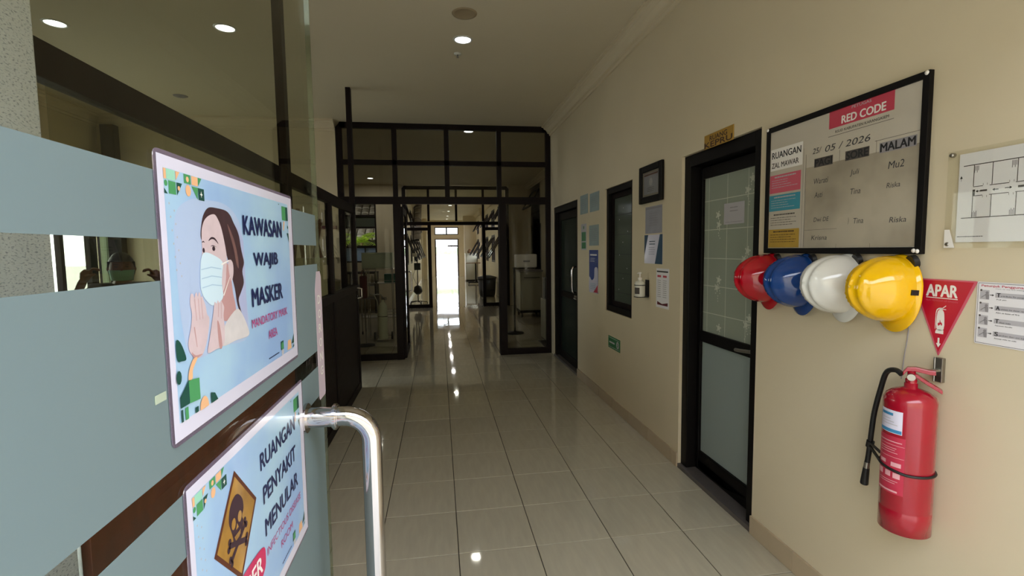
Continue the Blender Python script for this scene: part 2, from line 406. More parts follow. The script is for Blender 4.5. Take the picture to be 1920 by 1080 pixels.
wall_x('wall_lobby_right', 2.42, 2.55, 7.06, 13.3, [(11.45, 12.75, 0.0, 2.15), (11.55, 12.7, 2.42, 3.05)])
wall_y('wall_lobby_near', 6.98, 7.06, 1.77, 2.55, [])
wall_y('wall_lobby_far', 13.2, 13.35, -4.2, -0.93, [(-2.50, -1.60, 1.24, 2.90), (-2.72, -2.56, 0.9, 2.1)])
wall_y('wall_corridor_stub', 13.2, 13.35, 1.9, 2.55, [])
fw_r = [(14.6+i*2.6, 15.6+i*2.6, 1.1, 2.05) for i in range(5)] + [(14.6+i*2.6, 15.6+i*2.6, 2.3, 2.9) for i in range(5)]
def wall_x2(name, x0, x1, y0, y1, n, start, step, wdt):      # far corridor wall with two rows of windows
    b = MB(); ys = y0
    for i in range(n):
        ya = start+i*step; yb = ya+wdt
        b.box(x0, ys, 0, x1, ya, H); b.box(x0, ya, 0, x1, yb, 1.1); b.box(x0, ya, 2.05, x1, yb, 2.3); b.box(x0, ya, 2.92, x1, yb, H); ys = yb
    b.box(x0, ys, 0, x1, y1, H); return struct(b.build(name, 'wall'))
wall_x2('wall_corridor_right', 1.9, 2.05, 13.35, 28.7, 5, 14.4, 2.2, 1.1)
wall_x2('wall_corridor_left', -1.08, -0.93, 13.35, 28.7, 5, 14.4, 2.2, 1.1)
wall_y('wall_far_end', 28.7, 28.85, -1.08, 2.05, [(-0.22, 1.14, 0, 2.20), (-0.2, 1.13, 2.44, 2.88)][:1])
bpy.data.objects.remove(bpy.data.objects['wall_far_end'])
b = MB(); b.box(-1.08, 28.7, 0, -0.22, 28.85, H); b.box(1.14, 28.7, 0, 2.05, 28.85, H); b.box(-0.22, 28.7, 2.2, 1.14, 28.85, 2.44); b.box(-0.22, 28.7, 2.88, 1.14, 28.85, H)
struct(b.build('wall_far_end', 'wall'))
# square piers along the far corridor
for y, x0, x1 in ((25.0, 1.30, 1.9), (20.3, 1.74, 1.9), (26.8, -0.93, -0.62)):
    o = struct(MB().box(x0, y, 0, x1, y+0.4, H).build('wall_pier', 'wall'))
    MB().box(x0-0.05, y-0.05, 3.0, x1, y+0.45, H-0.001).build('pier_cornice', 'cornice', o)
# granite-effect pier beside the entrance
struct(MB().box(-1.2, 0.15, 0, -0.890, 1.285, H).build('wall_entrance_pier', 'granite', bevel=0.006))
# cornices: stepped cove profile (distance from wall, drop from ceiling)
CP = [(0, 0), (0.13, 0), (0.13, 0.018), (0.105, 0.022), (0.098, 0.04), (0.07, 0.055), (0.05, 0.085), (0.045, 0.10), (0.022, 0.105), (0.018, 0.13), (0, 0.13)]
def cornice(name, along, wallpos, sign, a0, a1):
    b = MB(); n = len(CP)
    vs = []
    for a in (a0, a1):
        for d, z in CP:
            vs.append((wallpos+sign*d, a, H-z) if along == 'y' else (a, wallpos+sign*d, H-z))
    fs = [(i, (i+1) % n, (i+1) % n+n, i+n) for i in range(n)] + [tuple(range(n)), tuple(reversed(range(n, 2*n)))]
    b.add(vs, fs); return struct(b.build(name, 'cornice'))
cornice('trim_1', 'y', RW, -1, 0.15, 6.92); cornice('trim_2', 'x', 6.93, -1, -4.2, -1.335); cornice('trim_3', 'y', -4.2, 1, 0.15, 6.93)
cornice('trim_4', 'y', 1.9, -1, 13.35, 28.7); cornice('trim_5', 'y', -0.93, 1, 13.35, 28.7); cornice('trim_6', 'y', 2.42, -1, 7.06, 13.2)
cornice('trim_7', 'x', 28.7, -1, -0.93, 1.9)
# tiled skirting along the right wall, piece by piece
sk = struct(thing('baseboard_right', None, None, (0, 0, 0)))
edges = [YO+k*T for k in range(-4, 13)]
for i in range(len(edges)-1):
    a, c = edges[i]+0.0015, edges[i+1]-0.0015
    for lo, hi in ((0.2, D1[0]), (D1[1], D2[0])):
        p, q = max(a, lo), min(c, hi)
        if q-p > 0.02: MB().box(1.598, p, 0.0005, RW, q, 0.10).build('skirting_tile', 'skirt', sk, bevel=0.002)
sk2 = struct(thing('baseboard_far', None, None, (0, 0, 0)))
for k in range(38):
    y = 13.4+k*0.4
    MB().box(-0.93, y, 0.0, -0.918, y+0.396, 0.1).build('skirting_tile', 'skirt', sk2)

# ---------------------------------------------------------------- door_1: glazed room door in the right wall
def framebox(b, x0, x1, z0, z1, y0, y1, t, bottom=True, tb=None):
    tb = tb or t
    b.box(x0, y0, z0, x0+t, y1, z1); b.box(x1-t, y0, z0, x1, y1, z1); b.box(x0+t, y0, z1-tb, x1-t, y1, z1)
    if bottom: b.box(x0+t, y0, z0, x1-t, y1, z0+tb)
d1 = struct(thing('door_1', None, None, (RW, D1[1], 0), -PI/2)); d1['label'] = 'dark framed door with flower patterned upper glass and frosted lower glass'
W = D1[1]-D1[0]
b = MB(); framebox(b, 0.002, W-0.002, 0.0, 2.118, 0.02, 0.15, 0.075, bottom=False); b.build('door_frame', 'black', d1, bevel=0.003)
RY = 0.085
b = MB(); framebox(b, 0.08, W-0.08, 0.03, 2.03, RY, RY+0.045, 0.035, tb=0.07); b.box(0.10, RY, 0.905, W-0.10, RY+0.045, 0.975); b.box(0.115, RY, 0.04, W-0.115, RY+0.045, 0.16)
b.build('door_leaf', 'black', d1, bevel=0.003)
g = MB().box(0.115, RY+0.018, 0.975, W-0.115, RY+0.026, 1.96).build('upper_glass', 'doorfilm', d1)
sh = Sheet(g, -(RY+0.018)); L_ = []
for z in (1.96, 1.815, 1.632, 1.452, 1.276, 1.10): L_.append((0.115, z-0.0022, W-0.115, z+0.0022))
for x in (0.165, 0.365, 0.565): L_.append((x-0.0022, 0.975, x+0.0022, 1.96))
sh.rects('grid_lines', 'filmline', L_, 2)
fls = []
for cx, cz in ((0.27, 1.72), (0.60, 1.90), (0.56, 1.84), (0.28, 1.66), (0.57, 1.50), (0.54, 1.45), (0.29, 1.32), (0.27, 1.27), (0.60, 1.12), (0.57, 1.08), (0.30, 1.02)):
    if cx > W-0.14: cx = W-0.15
    fls.append(circ(cx, cz, 0.016, 10));
    for k in range(5):
        a = k*1.256+cx*9; fls.append(circ(cx+0.022*math.cos(a), cz+0.022*math.sin(a), 0.006, 7))
    for k in range(4): fls.append(circ(cx-0.012+random.random()*0.03, cz-0.035-0.016*k, 0.0045, 6))
sh.polys('flower_print', 'filmline', fls, 3)
MB().box(0.115, RY+0.018, 0.16, W-0.115, RY+0.026, 0.905).build('lower_glass', 'doorfilm2', d1)
b = MB(); b.tube([(W-0.105, RY, 0.955), (W-0.105, RY-0.045, 0.955)], 0.011, 12); b.tube([(W-0.105, RY-0.045, 0.955), (W-0.20, RY-0.05, 0.945), (W-0.235, RY-0.046, 0.942)], 0.010, 10)
b.box(W-0.13, RY-0.005, 0.925, W-0.085, RY, 0.985); b.build('door_handle', 'steel', d1)
b = MB(); b.lathe([(0.0, 0), (0.011, 0.0), (0.011, 0.012), (0.0, 0.012)], 12); ob = b.build('lock', 'steel', d1, loc=(W-0.10, RY, 0.875)); ob.rotation_euler = (PI/2, 0, 0)
MB().box(W-0.104, RY-0.016, 0.80, W-0.096, RY-0.012, 0.865).build('key', 'steel', d1)
MB().box(0.0, -0.004, 0.0, W, RY+0.02, 0.028).build('threshold', 'thresh', d1, bevel=0.002)
n = thing('notice_sheet', 'small white paper notice taped on the patterned door glass', 'notice', (RW+RY+0.017, 2.732+0.02, 1.657), -PI/2)
s = Sheet(n, 0.0); s.rects('sheet', 'lgrey', [(0, 0, 0.2, 0.125)], 1); s.rects('print', 'mid', lines(0.06, 0.15, 0.095, 2, 0.02, 0.005)+[(0.015, 0.012, 0.185, 0.014)], 2)

# window_1 with gridded film
w1 = struct(thing('window_1', None, None, (RW, W1[1], W1[2]), -PI/2)); W = W1[1]-W1[0]; HH = W1[3]-W1[2]
b = MB(); framebox(b, 0.001, W-0.001, 0.001, HH-0.001, 0.015, 0.12, 0.055); b.build('window_frame', 'black', w1, bevel=0.003)
b = MB(); framebox(b, 0.056, W-0.056, 0.056, HH-0.056, 0.05, 0.09, 0.035, tb=0.045); b.build('sash', 'dark', w1, bevel=0.002)
g = MB().box(0.09, 0.065, 0.1, W-0.09, 0.071, HH-0.1).build('window_pane', 'winfilm', w1)
s = Sheet(g, -0.065); s.rects('grid_lines', 'filmline2', [(0.09, z-0.92-0.003, W-0.09, z-0.92+0.003) for z in (1.833, 1.65, 1.468, 1.292, 1.11)], 2)
s.polys('flower_print', 'lgrey', [circ(0.2+0.1*(k % 3)+0.02*random.random(), 0.2+0.11*k+0.03*random.random(), 0.006, 7) for k in range(8)], 2)

# door_2 dark green glass
d2 = struct(thing('door_2', None, None, (RW, D2[1], 0), -PI/2)); W = D2[1]-D2[0]
b = MB(); framebox(b, 0.002, W-0.002, 0.0, 2.098, 0.01, 0.14, 0.08, bottom=False); b.build('door_frame', 'black', d2, bevel=0.003)
b = MB(); framebox(b, 0.085, W-0.085, 0.03, 2.01, 0.05, 0.09, 0.11, tb=0.1); b.box(0.19, 0.05, 0.88, W-0.19, 0.09, 0.96); b.build('door_leaf', 'black', d2, bevel=0.003)
MB().box(0.195, 0.065, 0.96, W-0.195, 0.072, 1.91).build('upper_glass', 'darkfilm', d2); MB().box(0.195, 0.065, 0.13, W-0.195, 0.072, 0.88).build('lower_glass', 'darkfilm', d2)
b = MB(); hx = D2[1]-5.72
b.tube(spline([(hx, 0.05, 1.30), (hx, 0.01, 1.305), (hx, -0.02, 1.28), (hx, -0.025, 1.15), (hx, -0.02, 1.02), (hx, 0.01, 0.995), (hx, 0.05, 1.0)], 5, False), 0.013, 10)
b.build('pull_handle', 'chrome', d2)
b = MB(); b.box(hx-0.12, 0.035, 0.90, hx+0.03, 0.05, 0.95); b.tube([(hx, 0.04, 0.925), (hx, 0.0, 0.925), (hx+0.09, 0.0, 0.922)], 0.009, 8); b.build('door_handle', 'steel', d2)
MB().box(0.0, -0.004, 0.0, W, 0.1, 0.028).build('threshold', 'thresh', d2)

# ---------------------------------------------------------------- entrance glass door, opened along the corridor
GX = -0.26
d3 = struct(thing('door_3', None, None, (GX, 0.22, 0.012), PI/2)); d3['label'] = 'open frameless glass entrance door with frosted bands'
GW = 1.127-0.22
MB().box(0, -0.0, 0, GW-0.003, 0.010, 2.42).build('glass_panel', 'doorglass', d3)
MB().box(GW-0.003, 0.0, 0, GW, 0.010, 2.42).build('glass_edge', 'edge', d3)
for z0, z1 in ((0.04, 0.98), (1.02, 1.173), (1.205, 1.269), (1.302, 1.485), (1.524, 1.588)):
    pass
for z0, z1, x1 in ((0.03, 1.172, GW-0.03), (1.205-0.0, 1.269, GW-0.03), (1.302, 1.485, GW-0.03), (1.524, 1.588, GW-0.03)):
    MB().box(0.003, -0.0008, z0, x1, -0.0002, z1).build('frosted_band', 'frost', d3)
b = MB(); b.box(0, -0.012, 0.0, 0.16, 0.022, 0.05); b.build('bottom_patch_fitting', 'steel', d3, bevel=0.003)
b = MB(); b.box(0, -0.012, 2.37, 0.16, 0.022, 2.42); b.build('top_patch_fitting', 'steel', d3, bevel=0.003)
def dhandle(sgn, name):
    hx = 0.955-0.22; b = MB(); zt, zb = 1.195, 0.64; so = 0.122*sgn; r = 0.019
    top = [(hx, 0.0 if sgn < 0 else 0.01, zt), (hx, so*0.45, zt)]
    arc = [(hx, so+(-sgn)*0.05+sgn*0.05*math.sin(a), zt-0.05+0.05*math.cos(a)) for a in [PI/2*i/8 for i in range(9)]]
    arc2 = [(hx, so+(-sgn)*0.05+sgn*0.05*math.cos(a), zb+0.05-0.05*math.sin(a)) for a in [PI/2*i/8 for i in range(9)]]
    b.tube(top+arc+arc2+[(hx, so*0.45, zb), (hx, 0.0 if sgn < 0 else 0.01, zb)], r, 20)
    h = b.build(name, 'chrome', d3)
    for z in (zt, zb):
        c = MB(); c.tube([(hx, so*0.42, z), (hx, so*0.50, z)], 0.0225, 20); c.tube([(hx, so*0.44, z), (hx, so*0.48, z)], 0.025, 20)
        c.tube([(hx, (0.0 if sgn < 0 else 0.01), z), (hx, (0.0 if sgn < 0 else 0.01)+sgn*0.006, z)], 0.028, 20)
        c.build('collar', 'chrome', h)
    return h
dhandle(-1, 'pull_handle')

# ---- posters on the glass door
def corner_print(s, l=4):
    s.rects('corner_pattern_green', 'green', [(0.022, 0.2475, 0.0355, 0.26), (0.052, 0.2615, 0.066, 0.271)], l)
    s.polys('corner_pattern_green', 'green', [[(0.067, 0.26), (0.081, 0.26), (0.079, 0.247)], [(0.082, 0.271), (0.09, 0.271), (0.082, 0.262)], circ(0.0175, 0.257, 0.003, 10)], l)
    s.rects('corner_pattern_mint', 'mint', [(0.019, 0.261, 0.035, 0.271)], l)
    s.polys('corner_pattern_dark', 'dgreen', [[(0.037, 0.26), (0.048, 0.26), (0.037, 0.247)], [(0.081, 0.26), (0.0945, 0.26), (0.0945, 0.247), (0.081, 0.247)], [(0.014, 0.252), (0.02, 0.247), (0.014, 0.247)]], l)
    s.polys('corner_pattern_peach', 'peach', [[(0.036, 0.271), (0.044, 0.271), (0.036, 0.262)], circ(0.0595, 0.2545, 0.0055, 12, 0.006), [(0.0675, 0.2615), (0.081, 0.2615), (0.081, 0.271), (0.0675, 0.271)], [(0.014, 0.261), (0.0185, 0.261), (0.0185, 0.271), (0.014, 0.271)], circ(0.041, 0.2545, 0.0025, 8), circ(0.059, 0.266, 0.003, 8)], l+1)
    s.polys('corner_star', 'white', [[(0.0877, 0.2575), (0.0885, 0.2545), (0.091, 0.2535), (0.0885, 0.2525), (0.0877, 0.2495), (0.0869, 0.2525), (0.0844, 0.2535), (0.0869, 0.2545)]], l+1)
    s.polys('dotted_margin', 'lgrey', [circ(0.021+0.008*(k % 2)+0.0006*k, 0.238-0.0065*k, 0.0012, 6) for k in range(12)], l)
    s.polys('right_corner_print', 'green', [[(0.366, 0.266), (0.386, 0.266), (0.385, 0.243), (0.366, 0.243)]], l)
    s.polys('right_corner_dark', 'dgreen', [[(0.386, 0.266), (0.3965, 0.266), (0.3975, 0.243), (0.3855, 0.243)], [(0.388, 0.222), (0.3975, 0.222), (0.3975, 0.206)], [(0.349, 0.2685), (0.355, 0.2685), (0.352, 0.2665)], circ(0.3945, 0.232, 0.0028, 8)], l+1)
    s.polys('right_corner_peach', 'peach', [[(0.373, 0.241), (0.379, 0.241), (0.373, 0.226), (0.369, 0.226)]], l)
    s.rects('footer_motif', 'dgreen', [(0.328, 0.031, 0.343, 0.045)], l); s.polys('footer_motif', 'green', [circ(0.337, 0.037, 0.006, 10)], l+1)
    s.polys('footer_motif', 'dgreen', [[(0.385, 0.031), (0.4, 0.031), (0.4, 0.047)], [(0.39, 0.024), (0.4, 0.024), (0.4, 0.029)]], l)
    s.polys('footer_motif_pale', 'peach', [[(0.362, 0.024), (0.385, 0.024), (0.382, 0.04), (0.366, 0.04)]], l)
    s.polys('footer_motif_pale', 'lgrey', [circ(0.337, 0.027, 0.006, 10)], l)
    s.rects('footer_line', 'navy', [(0.272+0.006*k, 0.0285, 0.2768+0.006*k, 0.0305) for k in range(8)], l)
def poster_base(y, z, label, w_=0.425, h_=0.288):
    t = thing('poster', label, 'poster', (GX+0.0014, y, z), PI/2)
    pts = []
    r = 0.008
    for cx, cz, a in ((w_-r, r, -PI/2), (w_-r, h_-r, 0), (r, h_-r, PI/2), (r, r, PI)):
        pts += [(cx+r*math.cos(a+i*PI/8), cz+r*math.sin(a+i*PI/8)) for i in range(5)]
    MB().prism(pts, -0.0002, -0.0011).build('laminate', 'lamedge', t)
    s = Sheet(t, 0.0012)
    s.rects('paper_sheet', 'laminate', [(0.0045, 0.0045, w_-0.0045, h_-0.0045)], 0)
    s.rects('printed_field', 'pblue', [(0.0145, 0.0215, 0.4, 0.2715)], 1)
    return t, s
p1, s = poster_base(0.499, 1.333, 'mask area poster on the glass door with a woman in a face mask')
s.polys('photo_background', 'pwhite', [spline([(0.03, 0.225), (0.06, 0.245), (0.10, 0.249), (0.15, 0.248), (0.185, 0.232), (0.198, 0.2), (0.198, 0.13), (0.198, 0.077), (0.12, 0.0785), (0.05, 0.0785), (0.032, 0.11), (0.027, 0.17)], 4)], 2)
s.polys('photo_shade', 'plav', [[(0.175, 0.228), (0.198, 0.205), (0.198, 0.077), (0.19, 0.078), (0.17, 0.12), (0.186, 0.18)]], 3)
hair = [(0.081, 0.205), (0.085, 0.224), (0.093, 0.235), (0.104, 0.241), (0.123, 0.242), (0.148, 0.241), (0.161, 0.236), (0.169, 0.228), (0.179, 0.219), (0.185, 0.21), (0.188, 0.198), (0.192, 0.187), (0.196, 0.176), (0.189, 0.165), (0.192, 0.150), (0.181, 0.138), (0.172, 0.128), (0.18, 0.109), (0.168, 0.122), (0.162, 0.145), (0.155, 0.16), (0.142, 0.19), (0.13, 0.2), (0.1, 0.2)]
s.polys('hair', 'hairp', [spline(hair, 4)], 4)
s.polys('hair_strand', 'hairp2', [spline([(0.15, 0.225), (0.165, 0.21), (0.175, 0.19), (0.178, 0.17), (0.171, 0.175), (0.165, 0.195)], 4)], 5)
s.polys('neck', 'skinp2', [spline([(0.128, 0.176), (0.146, 0.175), (0.153, 0.155), (0.156, 0.138), (0.161, 0.124), (0.158, 0.112), (0.13, 0.107), (0.118, 0.118), (0.118, 0.135)], 4)], 5)
s.polys('ear', 'skinp', [spline([(0.146, 0.177), (0.153, 0.181), (0.16, 0.176), (0.16, 0.164), (0.153, 0.154), (0.148, 0.162)], 4)], 6)
s.polys('face', 'skinp', [spline([(0.082, 0.207), (0.084, 0.217), (0.091, 0.226), (0.103, 0.232), (0.117, 0.234), (0.126, 0.228), (0.132, 0.22), (0.136, 0.211), (0.14, 0.199), (0.143, 0.185), (0.14, 0.17), (0.134, 0.15), (0.12, 0.14), (0.1, 0.14), (0.082, 0.16), (0.077, 0.178), (0.081, 0.19)], 4)], 6)
s.polys('blouse', 'topp', [spline([(0.13, 0.105), (0.164, 0.118), (0.181, 0.109), (0.197, 0.089), (0.197, 0.078), (0.155, 0.079), (0.119, 0.079), (0.122, 0.093)], 4)], 6)
s.polys('face_mask', 'maskp', [spline([(0.078, 0.184), (0.086, 0.190), (0.104, 0.188), (0.13, 0.179), (0.128, 0.166), (0.125, 0.152), (0.127, 0.138), (0.115, 0.131), (0.097, 0.130), (0.081, 0.139), (0.073, 0.150), (0.074, 0.171)], 4)], 7)
s.polys('mask_fold', 'maskp2', [[(0.076, z), (0.1, z+0.002), (0.126, z-0.001), (0.126, z-0.0022), (0.1, z+0.0008), (0.076, z-0.001)] for z in (0.172, 0.162, 0.152)], 8)
s.polys('mask_loop', 'white', [[(0.127, 0.177), (0.149, 0.181), (0.149, 0.1795), (0.127, 0.1745)], [(0.148, 0.16), (0.1495, 0.16), (0.129, 0.138), (0.127, 0.139)]], 8)
s.polys('eye', 'eyep', [circ(0.109, 0.1945, 0.0038, 12, 0.0028), circ(0.0845, 0.1925, 0.0025, 10, 0.0028)] +
        [spline([(0.097, 0.203), (0.104, 0.2075), (0.114, 0.2065), (0.122, 0.2), (0.113, 0.2045), (0.105, 0.2053)], 3), spline([(0.081, 0.201), (0.085, 0.203), (0.088, 0.201), (0.085, 0.2015)], 3),
         spline([(0.101, 0.197), (0.108, 0.1985), (0.117, 0.196), (0.109, 0.1975)], 3)], 8)
hl = [(0.049, 0.145), (0.0525, 0.1475), (0.0555, 0.1455), (0.0575, 0.1425), (0.0595, 0.1465), (0.063, 0.1475), (0.0645, 0.143), (0.067, 0.147), (0.070, 0.1465), (0.0715, 0.1415), (0.0745, 0.143), (0.0765, 0.139), (0.081, 0.131), (0.083, 0.122), (0.088, 0.116), (0.083, 0.1), (0.076, 0.088), (0.066, 0.079), (0.052, 0.079), (0.041, 0.088), (0.039, 0.098), (0.046, 0.112), (0.050, 0.126), (0.0475, 0.136)]
s.polys('raised_hand', 'skinp', [spline(hl, 3)], 8)
s.polys('finger_lines', 'skinp2', [[(x, 0.141), (x+0.0008, 0.141), (x+0.002, 0.118), (x+0.001, 0.118)] for x in (0.0572, 0.0645, 0.0712)] + [[(0.052, 0.112), (0.054, 0.112), (0.057, 0.09), (0.056, 0.09)]], 9)
hr = [(0.1, 0.127), (0.103, 0.1335), (0.1075, 0.131), (0.111, 0.1345), (0.1155, 0.131), (0.119, 0.1335), (0.124, 0.129), (0.127, 0.124), (0.124, 0.115), (0.125, 0.099), (0.12, 0.08), (0.099, 0.079), (0.079, 0.079), (0.085, 0.093), (0.092, 0.108), (0.097, 0.119)]
s.polys('folded_hand', 'skinp', [spline(hr, 3)], 9)
s.polys('hand_shadow', 'skinp2', [[(0.112, 0.131), (0.1132, 0.131), (0.11, 0.115), (0.109, 0.115)], [(0.119, 0.131), (0.1202, 0.131), (0.118, 0.112), (0.117, 0.112)], spline([(0.106, 0.11), (0.112, 0.105), (0.116, 0.08), (0.108, 0.08)], 3), spline([(0.044, 0.087), (0.052, 0.082), (0.064, 0.081), (0.066, 0.08), (0.05, 0.0788)], 3)], 10)
corner_print(s)
s.polys('leaf_print', 'dgreen', [spline([(0.0155, 0.104), (0.024, 0.1), (0.0325, 0.083), (0.024, 0.082), (0.0155, 0.085)], 4), circ(0.0165, 0.067, 0.005, 10, 0.007), [(0.016, 0.047), (0.034, 0.06), (0.034, 0.036), (0.016, 0.036)], [(0.08, 0.034), (0.09, 0.031), (0.097, 0.0215), (0.08, 0.0215)], [(0.044, 0.022), (0.051, 0.022), (0.051, 0.028), (0.044, 0.028)], [(0.0165, 0.0215), (0.02, 0.0215), (0.02, 0.034), (0.0165, 0.034)]], 11)
s.polys('leaf_print_light', 'green', [[(0.034, 0.06), (0.056, 0.057), (0.056, 0.034), (0.034, 0.036)], [(0.024, 0.0215), (0.03, 0.0215), (0.03, 0.034), (0.024, 0.034)]], 12)
s.polys('leaf_print_peach', 'peach', [spline([(0.055, 0.079), (0.045, 0.079), (0.036, 0.069), (0.034, 0.06), (0.042, 0.06), (0.044, 0.069)], 4), circ(0.064, 0.0215, 0.01, 10, 0.013, 0, PI)], 12)
s.text('KAWASAN', 'navy', 0.198, 0.2135, 0.357, 0.239, 13, 0.028); s.text('WAJIB', 'navy', 0.229, 0.165, 0.331, 0.189, 13, 0.028)
s.text('MASKER', 'navy', 0.2155, 0.1145, 0.347, 0.1395, 13, 0.028); s.text('MANDATORY MASK', 'magenta', 0.21, 0.0855, 0.367, 0.0975, 13, 0.012); s.text('AREA', 'magenta', 0.272, 0.0595, 0.312, 0.072, 13, 0.012)
p2, s = poster_base(0.512, 1.0, 'infectious disease room poster with skull sign, lower on the glass door')
corner_print(s)
sg = [(0.116, 0.254), (0.181, 0.1855), (0.121, 0.109), (0.0525, 0.181)]
s.polys('hazard_sign_rim', 'signbrown', [sg], 4)
cx = sum(p[0] for p in sg)/4; cz = sum(p[1] for p in sg)/4
s.polys('hazard_sign_face', 'ochre', [[(cx+(x-cx)*0.89, cz+(z-cz)*0.89) for x, z in sg]], 5)
s.polys('skull', 'skullp', [spline([(0.125, 0.219), (0.135, 0.208), (0.137, 0.195), (0.131, 0.188), (0.134, 0.18), (0.131, 0.173), (0.125, 0.167), (0.115, 0.163), (0.104, 0.167), (0.101, 0.178), (0.097, 0.188), (0.093, 0.199), (0.096, 0.212), (0.104, 0.22), (0.115, 0.223)], 3)], 6)
s.polys('skull_eyes', 'ochre', [circ(0.124, 0.191, 0.006, 12, 0.007), circ(0.1055, 0.191, 0.006, 12, 0.007), [(0.115, 0.187), (0.119, 0.18), (0.111, 0.18)], [(0.106, 0.174), (0.125, 0.174), (0.123, 0.167), (0.109, 0.167)]], 7)
s.rects('teeth', 'skullp', [(0.109+0.0035*k, 0.167, 0.1098+0.0035*k, 0.174) for k in range(5)], 8)
def bone(a, c, t=0.0035):
    a = Vector(a); c = Vector(c); d = (c-a).normalized(); n_ = Vector((-d.y, d.x))*t
    out = [[tuple(a+n_), tuple(c+n_), tuple(c-n_), tuple(a-n_)]]
    for q in (a, c):
        for k in (-1, 1): out.append(circ(q.x+n_.x*1.2*k, q.y+n_.y*1.2*k, t*1.25, 8))
    return out
s.polys('crossed_bones', 'skullp', bone((0.093, 0.150), (0.14, 0.174)), 8); s.polys('crossed_bones', 'skullp', bone((0.09, 0.172), (0.14, 0.151)), 9)
s.polys('danger_badge', 'crimson', [spline([(0.04, 0.107), (0.12, 0.112), (0.19, 0.107), (0.202, 0.09), (0.19, 0.068), (0.12, 0.062), (0.04, 0.066), (0.028, 0.087)], 4)], 9)
s.text('DANGER', 'white', 0.045, 0.075, 0.188, 0.1, 10, 0.02)
s.text('RUANGAN', 'navy', 0.2015, 0.2135, 0.366, 0.238, 6, 0.028); s.text('PENYAKIT', 'navy', 0.2065, 0.162, 0.363, 0.187, 6, 0.028)
s.text('MENULAR', 'navy', 0.208, 0.113, 0.369, 0.138, 6, 0.028); s.text('INFECTIOUS DISEASE', 'magenta', 0.21, 0.082, 0.381, 0.094, 6, 0.0); s.text('ROOM', 'magenta', 0.27, 0.056, 0.33, 0.068, 6, 0.0)
# vertical push sticker
st = thing('sticker', 'narrow pale sticker reading DORONG down the edge of the glass door', 'sticker', (GX+0.0012, 1.066, 1.207), PI/2)
pts = [(0.004, 0), (0.05, 0), (0.054, 0.006), (0.054, 0.262), (0.045, 0.274), (0.016, 0.274), (0.0, 0.235), (0.0, 0.006)]
MB().prism(pts, -0.0002, -0.0008).build('sticker_sheet', 'pinkstk', st)
s = Sheet(st, 0.001)
for i, ch in enumerate('DORONG'):
    z = 0.213 - i*0.031; s.text(ch, 'white', 0.016, z-0.008, 0.038, z+0.010, 2, 0.02)
MB().box(-0.022, -0.0006, 0.052, -0.004, -0.0001, 0.060).build('tape', 'cloudy', p1)

# ---------------------------------------------------------------- wall things on the right wall
# whiteboard
bd = onwall('whiteboard', 'black framed duty roster whiteboard above the four helmets', 'whiteboard', 2.212, 1.49)
MB().box(0.01, -0.012, 0.01, 0.79, -0.002, 0.59).build('panel', 'boardclean', bd)
b = MB(); framebox(b, 0.0, 0.80, 0.0, 0.60, -0.019, -0.001, 0.024); b.build('frame', 'black', bd, bevel=0.002)
s = Sheet(bd, 0.0125)
s.rects('smudged_area', 'boardbg', [(0.262, 0.026, 0.773, 0.372)], 1)
s.rects('title_card_red', 'redp', [(0.381, 0.508, 0.6725, 0.576)], 2); s.rects('title_card_foot', 'boardclean', [(0.379, 0.478, 0.6725, 0.508)], 2)
s.rects('title_card_edge', 'greyp', [(0.379, 0.4765, 0.673, 0.4782)], 3)
s.text('PETUGAS', 'lgrey', 0.491, 0.562, 0.578, 0.573, 4, 0.01); s.text('RED CODE', 'white', 0.445, 0.516, 0.639, 0.546, 4, 0.03); s.text('RSUD KABUPATEN KARANGASEM', 'greyp', 0.415, 0.486, 0.653, 0.496, 4, 0.02)
s.rects('room_card', 'white', [(0.029, 0.392, 0.238, 0.493)], 2); s.text('RUANGAN', 'ink', 0.038, 0.448, 0.228, 0.478, 4, 0.02); s.text('ZAL MAWAR', 'greyp', 0.038, 0.404, 0.215, 0.428, 4, 0.02)
for nm, z0, z1, m_, tm_ in (('pink_card', 0.285, 0.370, 'pinkp', 'lgrey'), ('teal_card', 0.2, 0.275, 'tealp', 'lgrey'), ('white_card', 0.12, 0.193, 'boardclean', 'greyp'), ('yellow_card', 0.027, 0.113, 'yelp', 'goldtext')):
    s.rects(nm, m_, [(0.027, z0, 0.231, z1)], 2); s.rects('small_print', tm_, lines(0.06, 0.2, z1-0.014, 1, 0.01, 0.006, 0.02)+lines(0.04, 0.215, z1-0.027, 4, 0.011, 0.0025, 0.4), 4)
s.rects('ruled_lines', 'greyp', [(0.259, 0.026, 0.2605, 0.43), (0.44, 0.37, 0.4412, 0.415), (0.607, 0.37, 0.6082, 0.415), (0.60, 0.4125, 0.774, 0.4137), (0.262, 0.101, 0.44, 0.102), (0.439, 0.024, 0.44, 0.04), (0.597, 0.024, 0.598, 0.04), (0.244, 0.026, 0.2452, 0.46)], 4)
for x0, x1, tx in ((0.308, 0.407, 'PAGI'), (0.469, 0.578, 'SORE'), (0.62, 0.762, 'MALAM')):
    s.rects('shift_label', 'greyp' if tx != 'MALAM' else 'mid', [(x0, 0.365, x1, 0.402)], 3); s.text(tx, 'ink', x0+0.005, 0.369, x1-0.005, 0.398, 5, 0.03)
s.text('25/', 'marker', 0.296, 0.424, 0.345, 0.447, 5, 0, 0.2, 'handwriting'); s.text('05 / 2026', 'marker', 0.365, 0.42, 0.58, 0.446, 5, 0, 0.2, 'handwriting')
